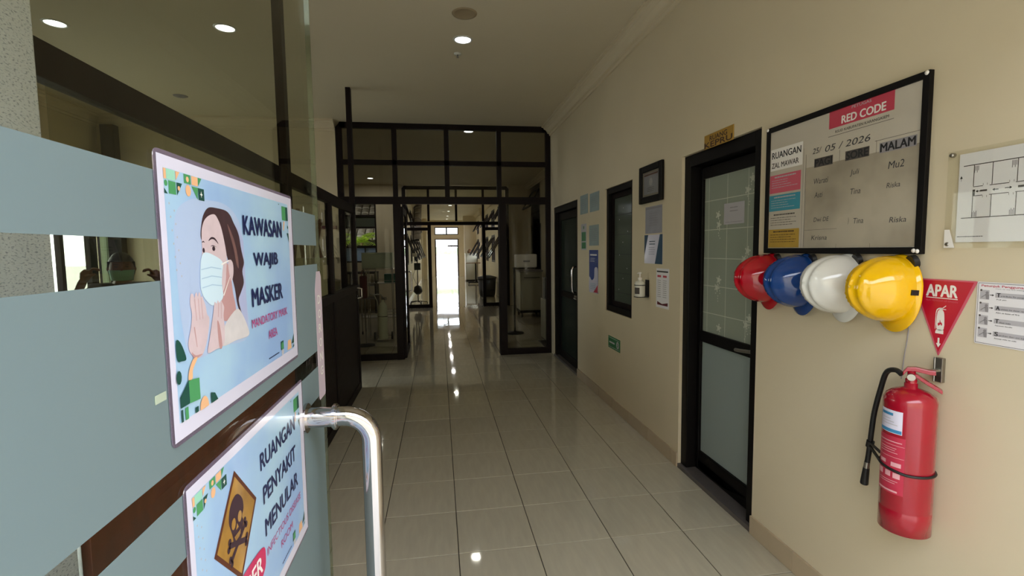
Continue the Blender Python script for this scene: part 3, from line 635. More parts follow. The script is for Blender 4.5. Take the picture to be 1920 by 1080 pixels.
for tx, x0, z0, x1, z1 in (('Warati', 0.309, 0.295, 0.387, 0.318), ('Juli', 0.495, 0.3, 0.537, 0.326), ('Mu2', 0.659, 0.303, 0.72, 0.329), ('Asti', 0.315, 0.237, 0.36, 0.26), ('Tina', 0.5, 0.231, 0.547, 0.253), ('Riska', 0.656, 0.236, 0.709, 0.254), ('Dwi DE', 0.315, 0.135, 0.398, 0.153), ('Tina', 0.52, 0.117, 0.565, 0.138), ('Riska', 0.673, 0.112, 0.738, 0.131), ('Krisna', 0.305, 0.058, 0.391, 0.077), (')', 0.493, 0.115, 0.498, 0.142)):
    s.text(tx, 'marker', x0, z0, x1, z1, 5, -0.005, 0.15, 'handwriting')
for x, z in ((0.01, 0.592), (0.79, 0.592), (0.775, 0.012), (0.788, 0.01)):
    b = MB(); b.lathe([(0.0, 0.004), (0.006, 0.003), (0.0075, 0)], 10); o = b.build('screw_cap', 'white', bd, loc=(x, -0.019, z)); o.rotation_euler = (PI/2, 0, 0)

# helmets
def helmet(m_, label, y, z, tilt=0.0, spin=0.0):
    t = thing('safety_helmet', label, 'helmet', (RW-0.012, y, z), 0, 'safety helmets hung in a row')
    t.rotation_euler = (0, 0, 0)
    R = Matrix(((0, 0, -1), (1, 0, 0), (0, -1, 0)))   # helmet up -> -X, front -> -Z, side -> +Y
    R = Matrix.Rotation(spin, 3, 'Z') @ Matrix.Rotation(tilt, 3, 'Y') @ R
    t.rotation_euler = R.to_euler()
    a, bb, hh = 0.097, 0.116, 0.156; nu, nv = 48, 16; vs = []; fs = []
    def rad(th, ph):
        x = a*math.cos(ph)*math.cos(th); y_ = bb*math.cos(ph)*math.sin(th); z_ = hh*math.sin(ph)**0.92
        k = 1.0
        for xo in (-0.032, 0.0, 0.032):        # raised crest ribs running front to back
            k += 0.055*math.exp(-((x-xo)/0.0075)**2)*max(0, math.sin(ph))**0.7*(1.25 if xo == 0 else 1)
        return Vector((x*k, y_*k, 0.012+z_*k))
    for j in range(nv):
        ph = PI/2*(j/nv)
        for i in range(nu): vs.append(rad(2*PI*i/nu, ph))
    vs.append(rad(0, PI/2))
    for j in range(nv-1):
        for i in range(nu): fs.append((j*nu+i, j*nu+(i+1) % nu, (j+1)*nu+(i+1) % nu, (j+1)*nu+i))
    for i in range(nu): fs.append(((nv-1)*nu+i, (nv-1)*nu+(i+1) % nu, nv*nu))
    o = MB().add(vs, fs, True).build('shell', m_, t)
    # rim with the long front brim
    vs = []; fs = []; prof = []
    for i in range(nu):
        th = 2*PI*i/nu; f_ = max(0, math.sin(th)); ext = 0.006+0.028*f_**1.4; drop = 0.012-0.002*f_
        cx, cy = a*math.cos(th), bb*math.sin(th); L_ = math.hypot(cx, cy); ux, uy = cx/L_, cy/L_
        if f_ > 0: ux *= (1-0.25*f_)
        q = [(0.0, 0.016), (ext*0.5, 0.012), (ext, 0.006-0.004*f_), (ext+0.002, 0.001), (ext*0.98, -0.002), (ext*0.5, 0.004), (-0.002, 0.006)]
        for d, z_ in q: vs.append((cx+ux*d, cy+uy*d, z_))
    n_ = 7
    for i in range(nu):
        j = (i+1) % nu
        for k in range(n_-1): fs.append((i*n_+k, j*n_+k, j*n_+k+1, i*n_+k+1))
    MB().add(vs, fs, True).build('brim', m_, t)
    for sx in (-1, 1): MB().box(sx*(a-0.002), -0.004, 0.010, sx*(a+0.0045), 0.014, 0.034).build('accessory_slot', 'blackplastic', t, bevel=0.001)
    b = MB(); b.tube([(0.085*math.cos(k*PI/12), 0.10*math.sin(k*PI/12), 0.004) for k in range(24)], 0.004, 6, closed=True); b.tube([(-0.055, -0.095, 0.012), (-0.058, -0.10, -0.004)], 0.024, 14)
    b.build('headband', 'blackplastic', t)
    return t
helmet('hred', 'red safety helmet, partly behind the blue one', 2.165, 1.366, 0.05, -0.1)
helmet('hblue', 'blue safety helmet between the red and white helmets', 1.943, 1.366, 0.05, -0.12)
helmet('hwhite', 'white safety helmet between the blue and yellow helmets', 1.717, 1.368, 0.05, -0.12)
helmet('hyel', 'yellow safety helmet nearest the camera under the whiteboard', 1.495, 1.366, 0.06, -0.12)

# triangular extinguisher sign
tr = onwall('extinguisher_sign', 'red triangular APAR sign above the fire extinguisher', 'sign', 1.425, 1.16, gap=0.001)
MB().prism([(0.0, 0.249), (0.176, 0.249), (0.180, 0.247), (0.076, 0.0), (0.074, 0.0), (-0.028, 0.247)], -0.0002, -0.0016).build('plate', 'pinkp', tr)
s = Sheet(tr, 0.0018)
s.polys('red_field', 'apar', [[(-0.02, 0.2445), (0.171, 0.2445), (0.075, 0.011)]], 1)
s.text('APAR', 'white', 0.027, 0.193, 0.1245, 0.231, 3, 0.03); s.rects('rule', 'white', [(0.026, 0.187, 0.1265, 0.1895)], 3)
s.text('ALAT PEMADAM API RINGAN', 'pinkp', 0.026, 0.1765, 0.127, 0.1825, 3)
s.polys('extinguisher_symbol', 'white', [spline([(0.0655, 0.088), (0.0885, 0.088), (0.0885, 0.135), (0.084, 0.148), (0.0775, 0.151), (0.070, 0.148), (0.0655, 0.135)], 3), [(0.0625, 0.072), (0.0885, 0.072), (0.0885, 0.085), (0.0655, 0.085), (0.0625, 0.078)], [(0.0725, 0.150), (0.083, 0.150), (0.083, 0.157), (0.0725, 0.157)], [(0.08, 0.156), (0.092, 0.166), (0.093, 0.164), (0.083, 0.155)], [(0.08, 0.154), (0.093, 0.1535), (0.093, 0.1515), (0.08, 0.1515)], spline([(0.074, 0.157), (0.066, 0.153), (0.061, 0.14), (0.0605, 0.09), (0.0625, 0.09), (0.063, 0.138), (0.068, 0.15), (0.075, 0.154)], 2)], 3)
s.polys('flame_symbol', 'apar', [[(0.0705, 0.097), (0.069, 0.104), (0.0725, 0.109), (0.0745, 0.106), (0.0755, 0.119), (0.0785, 0.108), (0.081, 0.110), (0.0835, 0.103), (0.081, 0.098), (0.078, 0.104), (0.075, 0.1)]], 4)
s.polys('down_arrow', 'white', [[(0.0715, 0.058), (0.0775, 0.058), (0.0775, 0.040), (0.0825, 0.040), (0.0745, 0.026), (0.067, 0.040), (0.0715, 0.040)]], 3)

# instruction sheet
ti = onwall('instruction_sign', 'laminated extinguisher instruction sheet with four picture rows', 'sign', 1.245, 1.222, gap=0.001)
MB().prism([(0.003, 0.0), (0.36, 0.0), (0.36, 0.187), (0.003, 0.187), (0.0, 0.184), (0.0, 0.003)], -0.0002, -0.0014).build('sheet', 'paper', ti)
s = Sheet(ti, 0.0015)
s.rects('border', 'greyp', [(0.003, 0.003, 0.0042, 0.184), (0.003, 0.003, 0.357, 0.0042), (0.003, 0.1828, 0.357, 0.184)], 2)
s.text('Petunjuk Penggunaan APAR', 'redp', 0.012, 0.171, 0.17, 0.179, 2, 0.02); s.text('How to use fire extinguisher', 'greyp', 0.05, 0.1665, 0.14, 0.1695, 2)
rows = [('T', 'arik/Buka Pin pengaman', 'Pull pin', 0.149), ('A', 'rahkan ke dasar api', 'Aim at base of fire', 0.111), ('T', 'ekan tuas', 'Squeeze handle', 0.073), ('S', 'apukan dari sisi ke sisi', 'Sweep side to side', 0.035)]
for c_, tx, en, z in rows:
    s.rects('row_bar', 'lgrey', [(0.05, z-0.006, 0.2, z+0.008)], 2); s.text(c_, 'ink', 0.054, z-0.004, 0.063, z+0.007, 4, 0.03); s.text(tx, 'ink', 0.064, z-0.004, 0.064+0.0032*len(tx), z+0.001, 4)
    s.text(en, 'ink', 0.054, z-0.014, 0.054+0.0031*len(en), z-0.010, 4, 0.01)
    s.rects('picture', 'lgrey', [(0.009, z-0.014, 0.034, z+0.014)], 2)
    s.polys('picture_figure', 'mid', [circ(0.028, z+0.006, 0.0045, 8), [(0.023, z+0.002), (0.034, z+0.002), (0.034, z-0.013), (0.026, z-0.013)], [(0.012, z-0.008), (0.014, z-0.01), (0.027, z+0.001), (0.026, z+0.003)]], 3)
    s.polys('picture_number', 'greyp', [circ(0.012, z+0.013, 0.003, 10)], 4); s.polys('arrow', 'ink', [[(0.036, z+0.001), (0.042, z+0.001), (0.042, z+0.003), (0.047, z), (0.042, z-0.003), (0.042, z-0.001), (0.036, z-0.001)]], 4)

# evacuation map in an acrylic holder
mp_ = onwall('evacuation_map', 'framed evacuation floor plan behind clear acrylic, at the right', 'map', 1.345, 1.51, gap=0.001)
MB().box(0.0, -0.010, 0.0, 0.45, -0.007, 0.30).build('acrylic_cover', 'acryl', mp_)
MB().box(0.03, -0.0035, 0.018, 0.44, -0.002, 0.288).build('plan_sheet', 'paper', mp_)
s = Sheet(mp_, 0.0038)
L_ = [(0.043, 0.249, 0.40, 0.2515), (0.043, 0.0905, 0.40, 0.093)]
for x in (0.0735, 0.124, 0.187, 0.25, 0.31): L_ += [(x-0.001, 0.186, x+0.001, 0.25), (x-0.001, 0.092, x+0.001, 0.157)]
for a_, c_ in ((0.0735, 0.10), (0.118, 0.168), (0.184, 0.23), (0.245, 0.30), (0.315, 0.40)): L_ += [(a_, 0.1835, c_, 0.1855), (a_, 0.156, c_, 0.158)]
for x in (0.106, 0.174, 0.236): L_ += [(x-0.006, 0.186, x-0.005, 0.192), (x+0.005, 0.186, x+0.006, 0.192), (x-0.006, 0.15, x-0.005, 0.156), (x+0.005, 0.15, x+0.006, 0.156)]
s.rects('plan_lines', 'greyp', L_, 1)
L_ = []
for x in (0.074, 0.172, 0.25): L_ += [(x+k*0.0035, 0.226+0.006*(k % 2), x+0.002+k*0.0035, 0.246) for k in range(4)]+[(x+k*0.0035, 0.094, x+0.002+k*0.0035, 0.108+0.004*(k % 2)) for k in range(4)]
s.rects('stair_hatching', 'mid', L_, 1)
s.rects('route_blocks', 'greyp', [(0.072, 0.158, 0.079, 0.176), (0.093, 0.168, 0.112, 0.173), (0.19, 0.168, 0.225, 0.174)], 1)
s.polys('route_arrows', 'ink', [[(0.081, 0.17), (0.087, 0.174), (0.087, 0.171), (0.095, 0.171), (0.095, 0.169), (0.087, 0.169), (0.087, 0.166)], [(0.126, 0.17), (0.132, 0.174), (0.132, 0.171), (0.142, 0.171), (0.142, 0.169), (0.132, 0.169), (0.132, 0.166)], [(0.176, 0.171), (0.17, 0.175), (0.17, 0.172), (0.158, 0.172), (0.158, 0.170), (0.17, 0.170), (0.17, 0.167)], [(0.038, 0.222), (0.034, 0.213), (0.0375, 0.213), (0.0375, 0.205), (0.0385, 0.205), (0.0385, 0.213), (0.042, 0.213)]], 2)
s.rects('caption', 'ink', lines(0.035, 0.11, 0.034, 1, 0.01, 0.002, 0.02), 2)
for x, z in ((0.010, 0.290), (0.011, 0.012), (0.44, 0.29), (0.44, 0.012)):
    b = MB(); b.lathe([(0.0, 0.014), (0.005, 0.0135), (0.0065, 0.011), (0.0065, 0.0)], 12); o = b.build('standoff_screw', 'steel', mp_, loc=(x, 0.0, z)); o.rotation_euler = (PI/2, 0, 0)
MB().prism([(0.001, 0.001), (0.034, 0.001), (0.016, 0.058), (0.001, 0.058)], -0.0103, -0.0107).build('corner_sticker', 'white', mp_)

# room plate
rp = onwall('room_sign', 'brass coloured RUANG KEPRU name plate above the door', 'sign', 2.812, 2.095, gap=0.001)
MB().box(0.008, -0.004, 0.014, 0.305, -0.0002, 0.096).build('plate', 'gold', rp, bevel=0.001)
s = Sheet(rp, 0.0042); s.text('RUANG', 'goldtext', 0.068, 0.056, 0.245, 0.083, 1, 0.03); s.text('KEPRU', 'goldtext', 0.014, 0.019, 0.294, 0.050, 1, 0.04)

# framed certificate and sheets, window group
f1 = onwall('picture_frame', 'small black framed certificate, topmost left of the door', 'picture frame', 3.738, 1.868)
b = MB(); framebox(b, 0, 0.40, 0, 0.285, -0.025, -0.001, 0.05); b.build('frame', 'black', f1, bevel=0.006)
MB().box(0.045, -0.012, 0.045, 0.355, -0.002, 0.24).build('mount', 'certcream', f1)
s = Sheet(f1, 0.0125); s.rects('certificate', 'certbg', [(0.075, 0.065, 0.325, 0.22)], 1); s.rects('heading', 'signbrown', [(0.08, 0.205, 0.32, 0.216)], 2); s.polys('emblem', 'lgrey', [circ(0.2, 0.155, 0.03, 12)], 2); s.rects('text_lines', 'greyp', lines(0.14, 0.26, 0.11, 3, 0.013, 0.003), 3)
MB().box(0.055, -0.0145, 0.055, 0.345, -0.0135, 0.232).build('cover_glass', 'acryl', f1)
def sheet_on_wall(name, label, cat, y, z, w_, h_, m_, group=None):
    t = onwall(name, label, cat, y, z, group, gap=0.0005); MB().box(0, -0.0015, 0, w_, -0.0002, h_).build('sheet', m_, t); return t, Sheet(t, 0.0017)
t, s = sheet_on_wall('certificate', 'grey unframed certificate sheet under the framed one', 'certificate', 3.655, 1.633, 0.29, 0.205, 'certbg'); s.rects('heading', 'mid', [(0.01, 0.185, 0.28, 0.198)], 1); s.rects('text_lines', 'mid', lines(0.07, 0.22, 0.15, 6, 0.018, 0.004), 1)
t, s = sheet_on_wall('certificate', 'certificate with dark blue slanted corners above the sanitizer', 'certificate', 3.668, 1.403, 0.315, 0.22, 'laminate')
s.polys('slanted_corner', 'slate', [[(0.19, 0), (0.315, 0), (0.315, 0.22), (0.27, 0.22)], [(0, 0.22), (0.07, 0.22), (0, 0.06)]], 1); s.rects('text_lines', 'slate', lines(0.09, 0.2, 0.165, 2, 0.02, 0.008)+lines(0.08, 0.19, 0.12, 4, 0.016, 0.003), 1)
t, s = sheet_on_wall('schedule_sheet', 'tall printed schedule beside the sanitizer bottle', 'notice', 3.45, 1.082, 0.205, 0.29, 'paper'); s.rects('heading', 'ink', [(0.01, 0.262, 0.19, 0.272)], 1); s.rects('column_heads', 'redp', [(0.02, 0.225, 0.08, 0.24), (0.11, 0.225, 0.17, 0.24)], 1); s.rects('entries', 'mid', lines(0.02, 0.08, 0.2, 9, 0.015, 0.004)+lines(0.11, 0.17, 0.2, 9, 0.015, 0.004), 1); s.polys('footer_curve', 'maroon', [[(0.02, 0.02), (0.19, 0.02), (0.19, 0.045), (0.1, 0.03), (0.02, 0.045)]], 1)
t, s = sheet_on_wall('notice_sheet', 'bluish notice at top, nearest the dark far door', 'notice', 5.44, 1.91, 0.29, 0.21, 'paperblue'); s.rects('text_lines', 'mid', lines(0.04, 0.25, 0.16, 6, 0.022, 0.004), 1)
t, s = sheet_on_wall('notice_sheet', 'bluish notice at top, nearer the window', 'notice', 5.085, 1.91, 0.31, 0.195, 'paperblue'); s.rects('text_lines', 'mid', lines(0.04, 0.27, 0.15, 6, 0.02, 0.004), 1)
t, s = sheet_on_wall('notice_sheet', 'narrow white notice with two green blocks', 'notice', 5.405, 1.51, 0.2, 0.29, 'lgrey'); s.rects('green_blocks', 'greenp', [(0.02, 0.1, 0.18, 0.2), (0.02, 0.015, 0.18, 0.085)], 1); s.polys('round_mark', 'greenp', [circ(0.1, 0.25, 0.02, 12)], 1)
t, s = sheet_on_wall('notice_sheet', 'pale notice just above the blue poster', 'notice', 5.105, 1.555, 0.32, 0.215, 'paperblue'); s.rects('text_lines', 'mid', lines(0.04, 0.28, 0.17, 7, 0.02, 0.004), 1)
t, s = sheet_on_wall('poster', 'tall dark blue health poster beside the dark window', 'poster', 5.105, 1.06, 0.30, 0.45, 'bluep'); s.rects('heading', 'white', lines(0.04, 0.26, 0.39, 1, 0.02, 0.016, 0.02)+lines(0.04, 0.2, 0.36, 3, 0.016, 0.004), 1); s.polys('white_curve', 'laminate', [spline([(0.005, 0.005), (0.005, 0.16), (0.09, 0.13), (0.17, 0.16), (0.19, 0.26), (0.28, 0.26), (0.295, 0.15), (0.295, 0.005), (0.15, 0.003)], 4)], 1); s.rects('print', 'tealp', lines(0.04, 0.25, 0.09, 4, 0.018, 0.005), 2); s.polys('red_curve', 'redp', [[(0.15, 0.005), (0.29, 0.005), (0.29, 0.09)]], 2)
t, s = sheet_on_wall('evacuation_sign', 'small green exit sign low on the wall under the window', 'sign', 4.493, 0.572, 0.31, 0.115, 'greenp'); s.rects('white_field', 'lgrey', [(0.01, 0.012, 0.30, 0.016), (0.01, 0.099, 0.30, 0.103), (0.03, 0.05, 0.17, 0.065)], 1); s.polys('arrow_mark', 'lgrey', [circ(0.25, 0.0575, 0.035, 14)], 1); s.polys('arrow_inner', 'greenp', [[(0.235, 0.075), (0.25, 0.075), (0.268, 0.0575), (0.25, 0.04), (0.235, 0.04), (0.25, 0.0575)]], 2)
t['label'] = 'small green exit sign low on the wall under the window'

# sanitizer bottle in bracket
sa = onwall('hand_sanitizer', 'white pump sanitizer bottle in a wall bracket', 'dispenser', 3.61, 1.145)
b = MB(); b.lathe([(0.0, 0.0), (0.036, 0.0), (0.039, 0.006), (0.039, 0.105), (0.034, 0.118), (0.015, 0.124), (0.014, 0.138)], 20, (0, -0.062, 0)); b.build('bottle', 'bottle', sa)
b = MB(); b.lathe([(0.016, 0.132), (0.016, 0.148), (0.006, 0.15), (0.006, 0.178), (0.012, 0.18), (0.012, 0.19), (0, 0.191)], 14, (0, -0.062, 0)); b.tube([(0, -0.062, 0.184), (-0.035, -0.068, 0.18)], 0.004, 8); b.build('pump', 'white', sa)
b = MB(); b.box(-0.034, -0.004, 0.0, 0.034, -0.0005, 0.13); b.tube([(0.042*math.cos(a), -0.062+0.042*math.sin(a), 0.09) for a in [2*PI*k/20 for k in range(20)]], 0.003, 6, closed=True); b.box(-0.03, -0.1, -0.006, 0.03, -0.001, -0.001); b.build('bracket', 'blackplastic', sa)
vs = []; fs = []
for i in range(9):
    a = -PI*0.85+PI*0.7*i/8
    for z in (0.022, 0.072): vs.append((0.0395*math.cos(a), -0.062+0.0395*math.sin(a), z))
fs = [(2*i, 2*i+2, 2*i+3, 2*i+1) for i in range(8)]
MB().add(vs, fs, True).build('label', 'greyp', sa)

# ---------------------------------------------------------------- fire extinguisher
EX, EY, EZ = 1.516, 1.354, 0.577
def extinguisher(EX, EY, EZ, label, full=True):
    e = thing('fire_extinguisher', label, 'fire extinguisher', (EX, EY, EZ))
    R = 0.071
    b = MB(); b.lathe([(0.0, 0.012), (0.045, 0.008), (0.060, 0.0), (R, 0.003), (R, 0.075), (R-0.001, 0.078), (R, 0.081), (R, 0.425), (0.0715, 0.44), (0.065, 0.456), (0.051, 0.468), (0.03, 0.477), (0.018, 0.481), (0.018, 0.495), (0.0, 0.495)], 40)
    b.build('cylinder', 'extred', e)
    v = Vector((-0.746, -0.666, 0)); r = Vector((0.666, -0.746, 0))
    def P(a, z, rr=R): q = v*math.cos(a)+r*math.sin(a); return (q.x*rr, q.y*rr, z)
    def patch(name, a0, a1, z0, z1, m_, off=0.0006, n_=8):
        vs = []; 
        for i in range(n_+1):
            a = a0+(a1-a0)*i/n_; vs += [P(a, z0, R+off), P(a, z1, R+off)]
        return MB().add(vs, [(2*i, 2*i+2, 2*i+3, 2*i+1) for i in range(n_)], True).build(name, m_, e)
    pp = patch('inspection_label', -1.35, -0.22, 0.335, 0.41, 'laminate')
    patch('label_band', -1.34, -0.24, 0.337, 0.348, 'labelblue', 0.001); patch('label_heading', -1.25, -0.6, 0.392, 0.401, 'labelblue', 0.001)
    for k in range(3): patch('label_line', -1.2, -0.4-0.15*k, 0.362+0.009*k, 0.3645+0.009*k, 'lgrey', 0.001)
    patch('printed_field', -1.4, -0.08, 0.135, 0.325, 'extlabel', 0.0006)
    for a0, a1, z0, z1 in ((-1.3, -0.2, 0.306, 0.309), (-1.3, -0.1, 0.296, 0.2972), (-1.3, -0.1, 0.256, 0.2572), (-1.2, -0.4, 0.285, 0.287), (-1.2, -0.45, 0.278, 0.280), (-1.2, -0.35, 0.27, 0.272), (-1.2, -0.85, 0.23, 0.242), (-0.6, -0.2, 0.226, 0.24), (-1.3, -1.0, 0.19, 0.208), (-0.85, -0.6, 0.19, 0.208), (-0.5, -0.22, 0.188, 0.206), (-1.2, -0.3, 0.176, 0.178), (-1.2, -0.4, 0.169, 0.171), (-1.3, -0.3, 0.14, 0.146)):
        patch('label_print', a0, a1, z0, z1, 'extink', 0.0012)
    # valve, gauge, levers
    b = MB(); b.lathe([(0.014, 0.49), (0.016, 0.494), (0.016, 0.508), (0.011, 0.512), (0.011, 0.535), (0.0, 0.537)], 16); b.build('valve_body', 'extred', e)
    def bar(pts, w_, h_, nm, m_='extred'):
        b = MB(); vs = []
        for p, z in pts:
            c = r*p; n2 = Vector((v.x, v.y, 0))*w_
            vs += [(c.x-n2.x, c.y-n2.y, z-h_), (c.x+n2.x, c.y+n2.y, z-h_), (c.x+n2.x, c.y+n2.y, z+h_), (c.x-n2.x, c.y-n2.y, z+h_)]
        fs = [(0, 1, 2, 3), tuple(range(len(vs)-4, len(vs)))]
        for i in range(len(pts)-1):
            for k in range(4): fs.append((4*i+k, 4*i+(k+1) % 4, 4*i+4+(k+1) % 4, 4*i+4+k))
        return b.add(vs, fs).build(nm, m_, e, bevel=0.002)
    bar([(-0.022, 0.525), (-0.012, 0.54), (0.01, 0.543), (0.045, 0.537), (0.06, 0.537)], 0.012, 0.007, 'carry_handle')
    bar([(-0.012, 0.512), (0.012, 0.522), (0.04, 0.502), (0.078, 0.478)], 0.012, 0.006, 'squeeze_lever')
    b = MB(); c = v*0.02; b.tube([tuple(v*0.008+Vector((0, 0, 0.518))), tuple(v*0.026+Vector((0, 0, 0.518)))], 0.011, 14); b.build('pressure_gauge', 'steel', e)
    if full:
        q = lambda x, y, z: (x-0.004-EX, y+0.008-EY, z-EZ)
        pts = spline([q(1.512, 1.372, 1.094), q(1.512, 1.395, 1.103), q(1.520, 1.435, 1.085), q(1.528, 1.462, 1.02), q(1.53, 1.484, 0.93), q(1.53, 1.492, 0.86), q(1.53, 1.499, 0.777), q(1.53, 1.505, 0.728)], 6, False)
        hb = MB().tube(pts, 0.0085, 12).build('hose', 'rubber', e)
        MB().tube([q(1.53, 1.5045, 0.735), q(1.53, 1.507, 0.712)], 0.0098, 12).build('ferrule', 'steel', hb)
        MB().tube([q(1.53, 1.507, 0.712), q(1.53, 1.513, 0.652), q(1.53, 1.5135, 0.648)], [0.0105, 0.0135, 0.012], 12).build('nozzle', 'blackplastic', hb)
        b = MB(); ring = []
        for k in range(40):
            a = 2*PI*k/40; x_, y_, _ = P(a, 0, R+0.002); s_ = math.sin(a); ring.append((x_, y_, 0.208+0.012*max(0, -s_)))
        b.tube(ring, 0.0045, 8, closed=True); b.tube([P(-1.35, 0.222, R+0.003), q(1.53, 1.498, 0.80)], 0.005, 8)
        b.tube([P(-1.5, 0.245, R), q(1.525, 1.492, 0.812)], 0.005, 8); b.tube([q(1.53, 1.494, 0.818), q(1.53, 1.498, 0.795)], 0.0125, 12)
        b.build('hose_strap', 'rubber', e)
    return e
extinguisher(EX, EY, EZ, 'red fire extinguisher hanging under the triangular sign')
hk = thing('wall_bracket', 'steel wall hook holding the near fire extinguisher', 'hook', (RW, 1.338, 1.075), -PI/2)
b = MB(); b.box(-0.0125, -0.014, 0.0, 0.0125, -0.0002, 0.08); b.tube([(-0.012, -0.014, 0.0), (-0.012, -0.014, 0.08)], 0.003, 6); b.build('back_plate', 'steel', hk, bevel=0.003)
b = MB(); b.box(-0.008, -0.06, 0.035, 0.008, -0.012, 0.043); b.build('hook_arm', 'steel', hk, bevel=0.002)
cb = MB().tube(spline([(RW-0.003, 1.452, 1.26), (RW-0.0025, 1.458, 1.19), (RW-0.0025, 1.466, 1.13), (RW-0.003, 1.472, 1.05)], 5, False), 0.0016, 6).build('thin_cable', 'mid'); tag(cb, 'thin grey wire running down the wall behind the yellow helmet', 'cable')

# ---------------------------------------------------------------- ceiling fittings
def downlight(x, y, label, group='recessed ceiling downlights', power=DL, rr=0.068):
    t = thing('ceiling_light', label, 'light', (x, y, H), 0, group)
    b = MB(); b.lathe([(rr*0.93, -0.001), (rr*1.0, -0.008), (rr*1.12, -0.007), (rr*1.22, -0.001)], 24); b.build('trim_ring', 'whitepl', t)
    b = MB(); b.lathe([(0.0, -0.0035), (rr*0.95, -0.003)], 24); b.build('lit_disc', 'lamp', t)
    l = bpy.data.lights.new('led', 'AREA'); l.shape = 'DISK'; l.size = rr*1.8; l.energy = power; l.color = (1.0, 0.97, 0.92)
    o = bpy.data.objects.new('led', l); COL.objects.link(o); o.parent = t; o.location = (0, 0, -0.010); return t
downlight(0.238, 4.186, 'round downlight nearest the camera in the corridor ceiling')
downlight(-1.592, 4.192, 'round downlight seen through the glass door, nearer the corridor')
downlight(-2.805, 4.258, 'round downlight seen through the glass door, far left')
downlight(0.471, 7.30, 'round downlight just beyond the black glazed partition', power=4)
downlight(-1.571, 12.1, 'downlight over the left side of the lobby', power=9)
for i, y in enumerate((16.1, 19.1, 21.9, 24.9, 27.3)):
    downlight(0.465, y, ('first', 'second', 'third', 'fourth', 'last')[i]+' downlight of the far corridor, counted from the near end', power=4.5)
cp = thing('ceiling_patch', 'round patched disc in the ceiling near the first downlight', 'ceiling patch', (0.228, 3.738, H))
b = MB(); b.lathe([(0.0, -0.004), (0.07, -0.004), (0.074, -0.006), (0.09, -0.005), (0.093, -0.0005)], 28); b.build('disc', 'patch', cp)
sd = thing('smoke_detector', 'small ceiling sprinkler head by the first downlight', 'detector', (0.206, 4.477, H))
b = MB(); b.lathe([(0.0, -0.012), (0.03, -0.011), (0.034, -0.0005)], 16); b.build('base', 'whitepl', sd); b = MB(); b.lathe([(0.0, -0.04), (0.012, -0.038), (0.006, -0.03), (0.006, -0.012)], 12); b.build('nozzle', 'steel', sd)
cv_ = thing('ceiling_light', 'small unlit ceiling fitting at the left beyond the glass door', 'light', (-2.777, 6.0, H)); b = MB(); b.lathe([(0.0, -0.012), (0.05, -0.012), (0.07, -0.004), (0.072, -0.0005)], 20); b.build('fitting', 'mid', cv_)

# ---------------------------------------------------------------- left glazed partition (runs along the corridor)
PX = -0.915
pt = thing('glazed_partition', 'low dark framed partition with glass panes along the left side', 'partition', (PX, 1.286, 0), PI/2)
PL = 5.56-1.286
def post(x, w_, z1, d=0.05, nm='post', p=None, z0=0.0): return MB().box(x-w_/2, -d/2, z0, x+w_/2, d/2, z1).build(nm, 'dark', p or pt, bevel=0.002)
MB().box(0, -0.02, 1.932, PL, 0.02, 2.02).build('top_rail', 'dark', pt, bevel=0.002)
MB().box(0, -0.03, 1.10, PL, 0.03, 1.165).build('mid_rail', 'dark', pt, bevel=0.002)
MB().box(0, -0.025, 0.0, PL, 0.025, 0.08).build('bottom_rail', 'dark', pt, bevel=0.002)
for x, z in ((1.90, H-0.001), (3.05, 1.94), (PL-0.03, H-0.001)): post(x, 0.06 if z < 3 else 0.07, z)
xs = [0.06, 1.865, 3.02, PL-0.065]
for i in range(3):
    x0, x1 = xs[i]+(0.07 if i else 0), xs[i+1]
    MB().box(x0, -0.004, 1.165, x1, 0.004, 1.94).build('window_pane', 'sideglass', pt)
    if i < 1:
        MB().box(x0, -0.012, 0.08, x1, 0.012, 1.10).build('lower_panel', 'brown', pt, bevel=0.002)
    else:
        b = MB(); x = x0
        b.box(x0, -0.004, 0.08, x1, 0.012, 1.10)
        while x < x1-0.02: b.box(x, -0.016, 0.08, x+0.016, -0.004, 1.10); x += 0.0265
        b.build('ribbed_panel', 'dark2', pt)
# a dark pull handle at the partition end
MB().tube([(PL-0.10, -0.03, 1.02), (PL-0.10, -0.075, 1.03), (PL-0.10, -0.075, 1.12), (PL-0.10, -0.03, 1.13)], 0.012, 8).build('latch', 'steel', pt)

# ---------------------------------------------------------------- first cross partition
CY = 6.957
c1 = thing('glazed_screen', 'tall black glazed screen with double doors across the corridor', 'partition', (0, CY, 0))
def rail(x0, x1, z0, z1, d=0.06, p=None, nm='rail', m_='dark'): return MB().box(x0, -d/2, z0, x1, d/2, z1).build(nm, m_, p or c1, bevel=0.002)
XL, XR = -1.33, 1.608; DLX, DRX = -0.52, 0.87
for x0, x1 in ((XL, XL+0.075), (XR-0.07, XR)): rail(x0, x1, 0, H-0.07, nm='post')
rail(XL+0.05, XR-0.05, H-0.075, H-0.002)
for sx, x in ((1, XL), (-1, XR)):      # the chamfered top corners
    MB().prism([(x, H-0.075), (x+sx*0.06, H-0.002), (x+sx*0.12, H-0.002), (x+sx*0.12, H-0.075)], -0.03, 0.03).build('corner_piece', 'dark', c1)
for x in (-0.57, 0.137, 0.867): rail(x-0.033, x+0.033, 2.27, H-0.07, nm='mullion')
rail(XL+0.07, XR-0.07, 2.70, 2.765); rail(XL+0.07, XR-0.07, 2.17, 2.27)
for x in (DLX-0.04, DRX+0.035): rail(x-0.05, x+0.05, 0, 2.18, 0.09, nm='post')
rail(XL+0.07, DLX-0.08, 0, 0.085, nm='bottom_rail'); rail(DRX+0.08, XR-0.07, 0, 0.085, nm='bottom_rail')
xs = [XL+0.075, -0.57, 0.137, 0.867, XR-0.07]
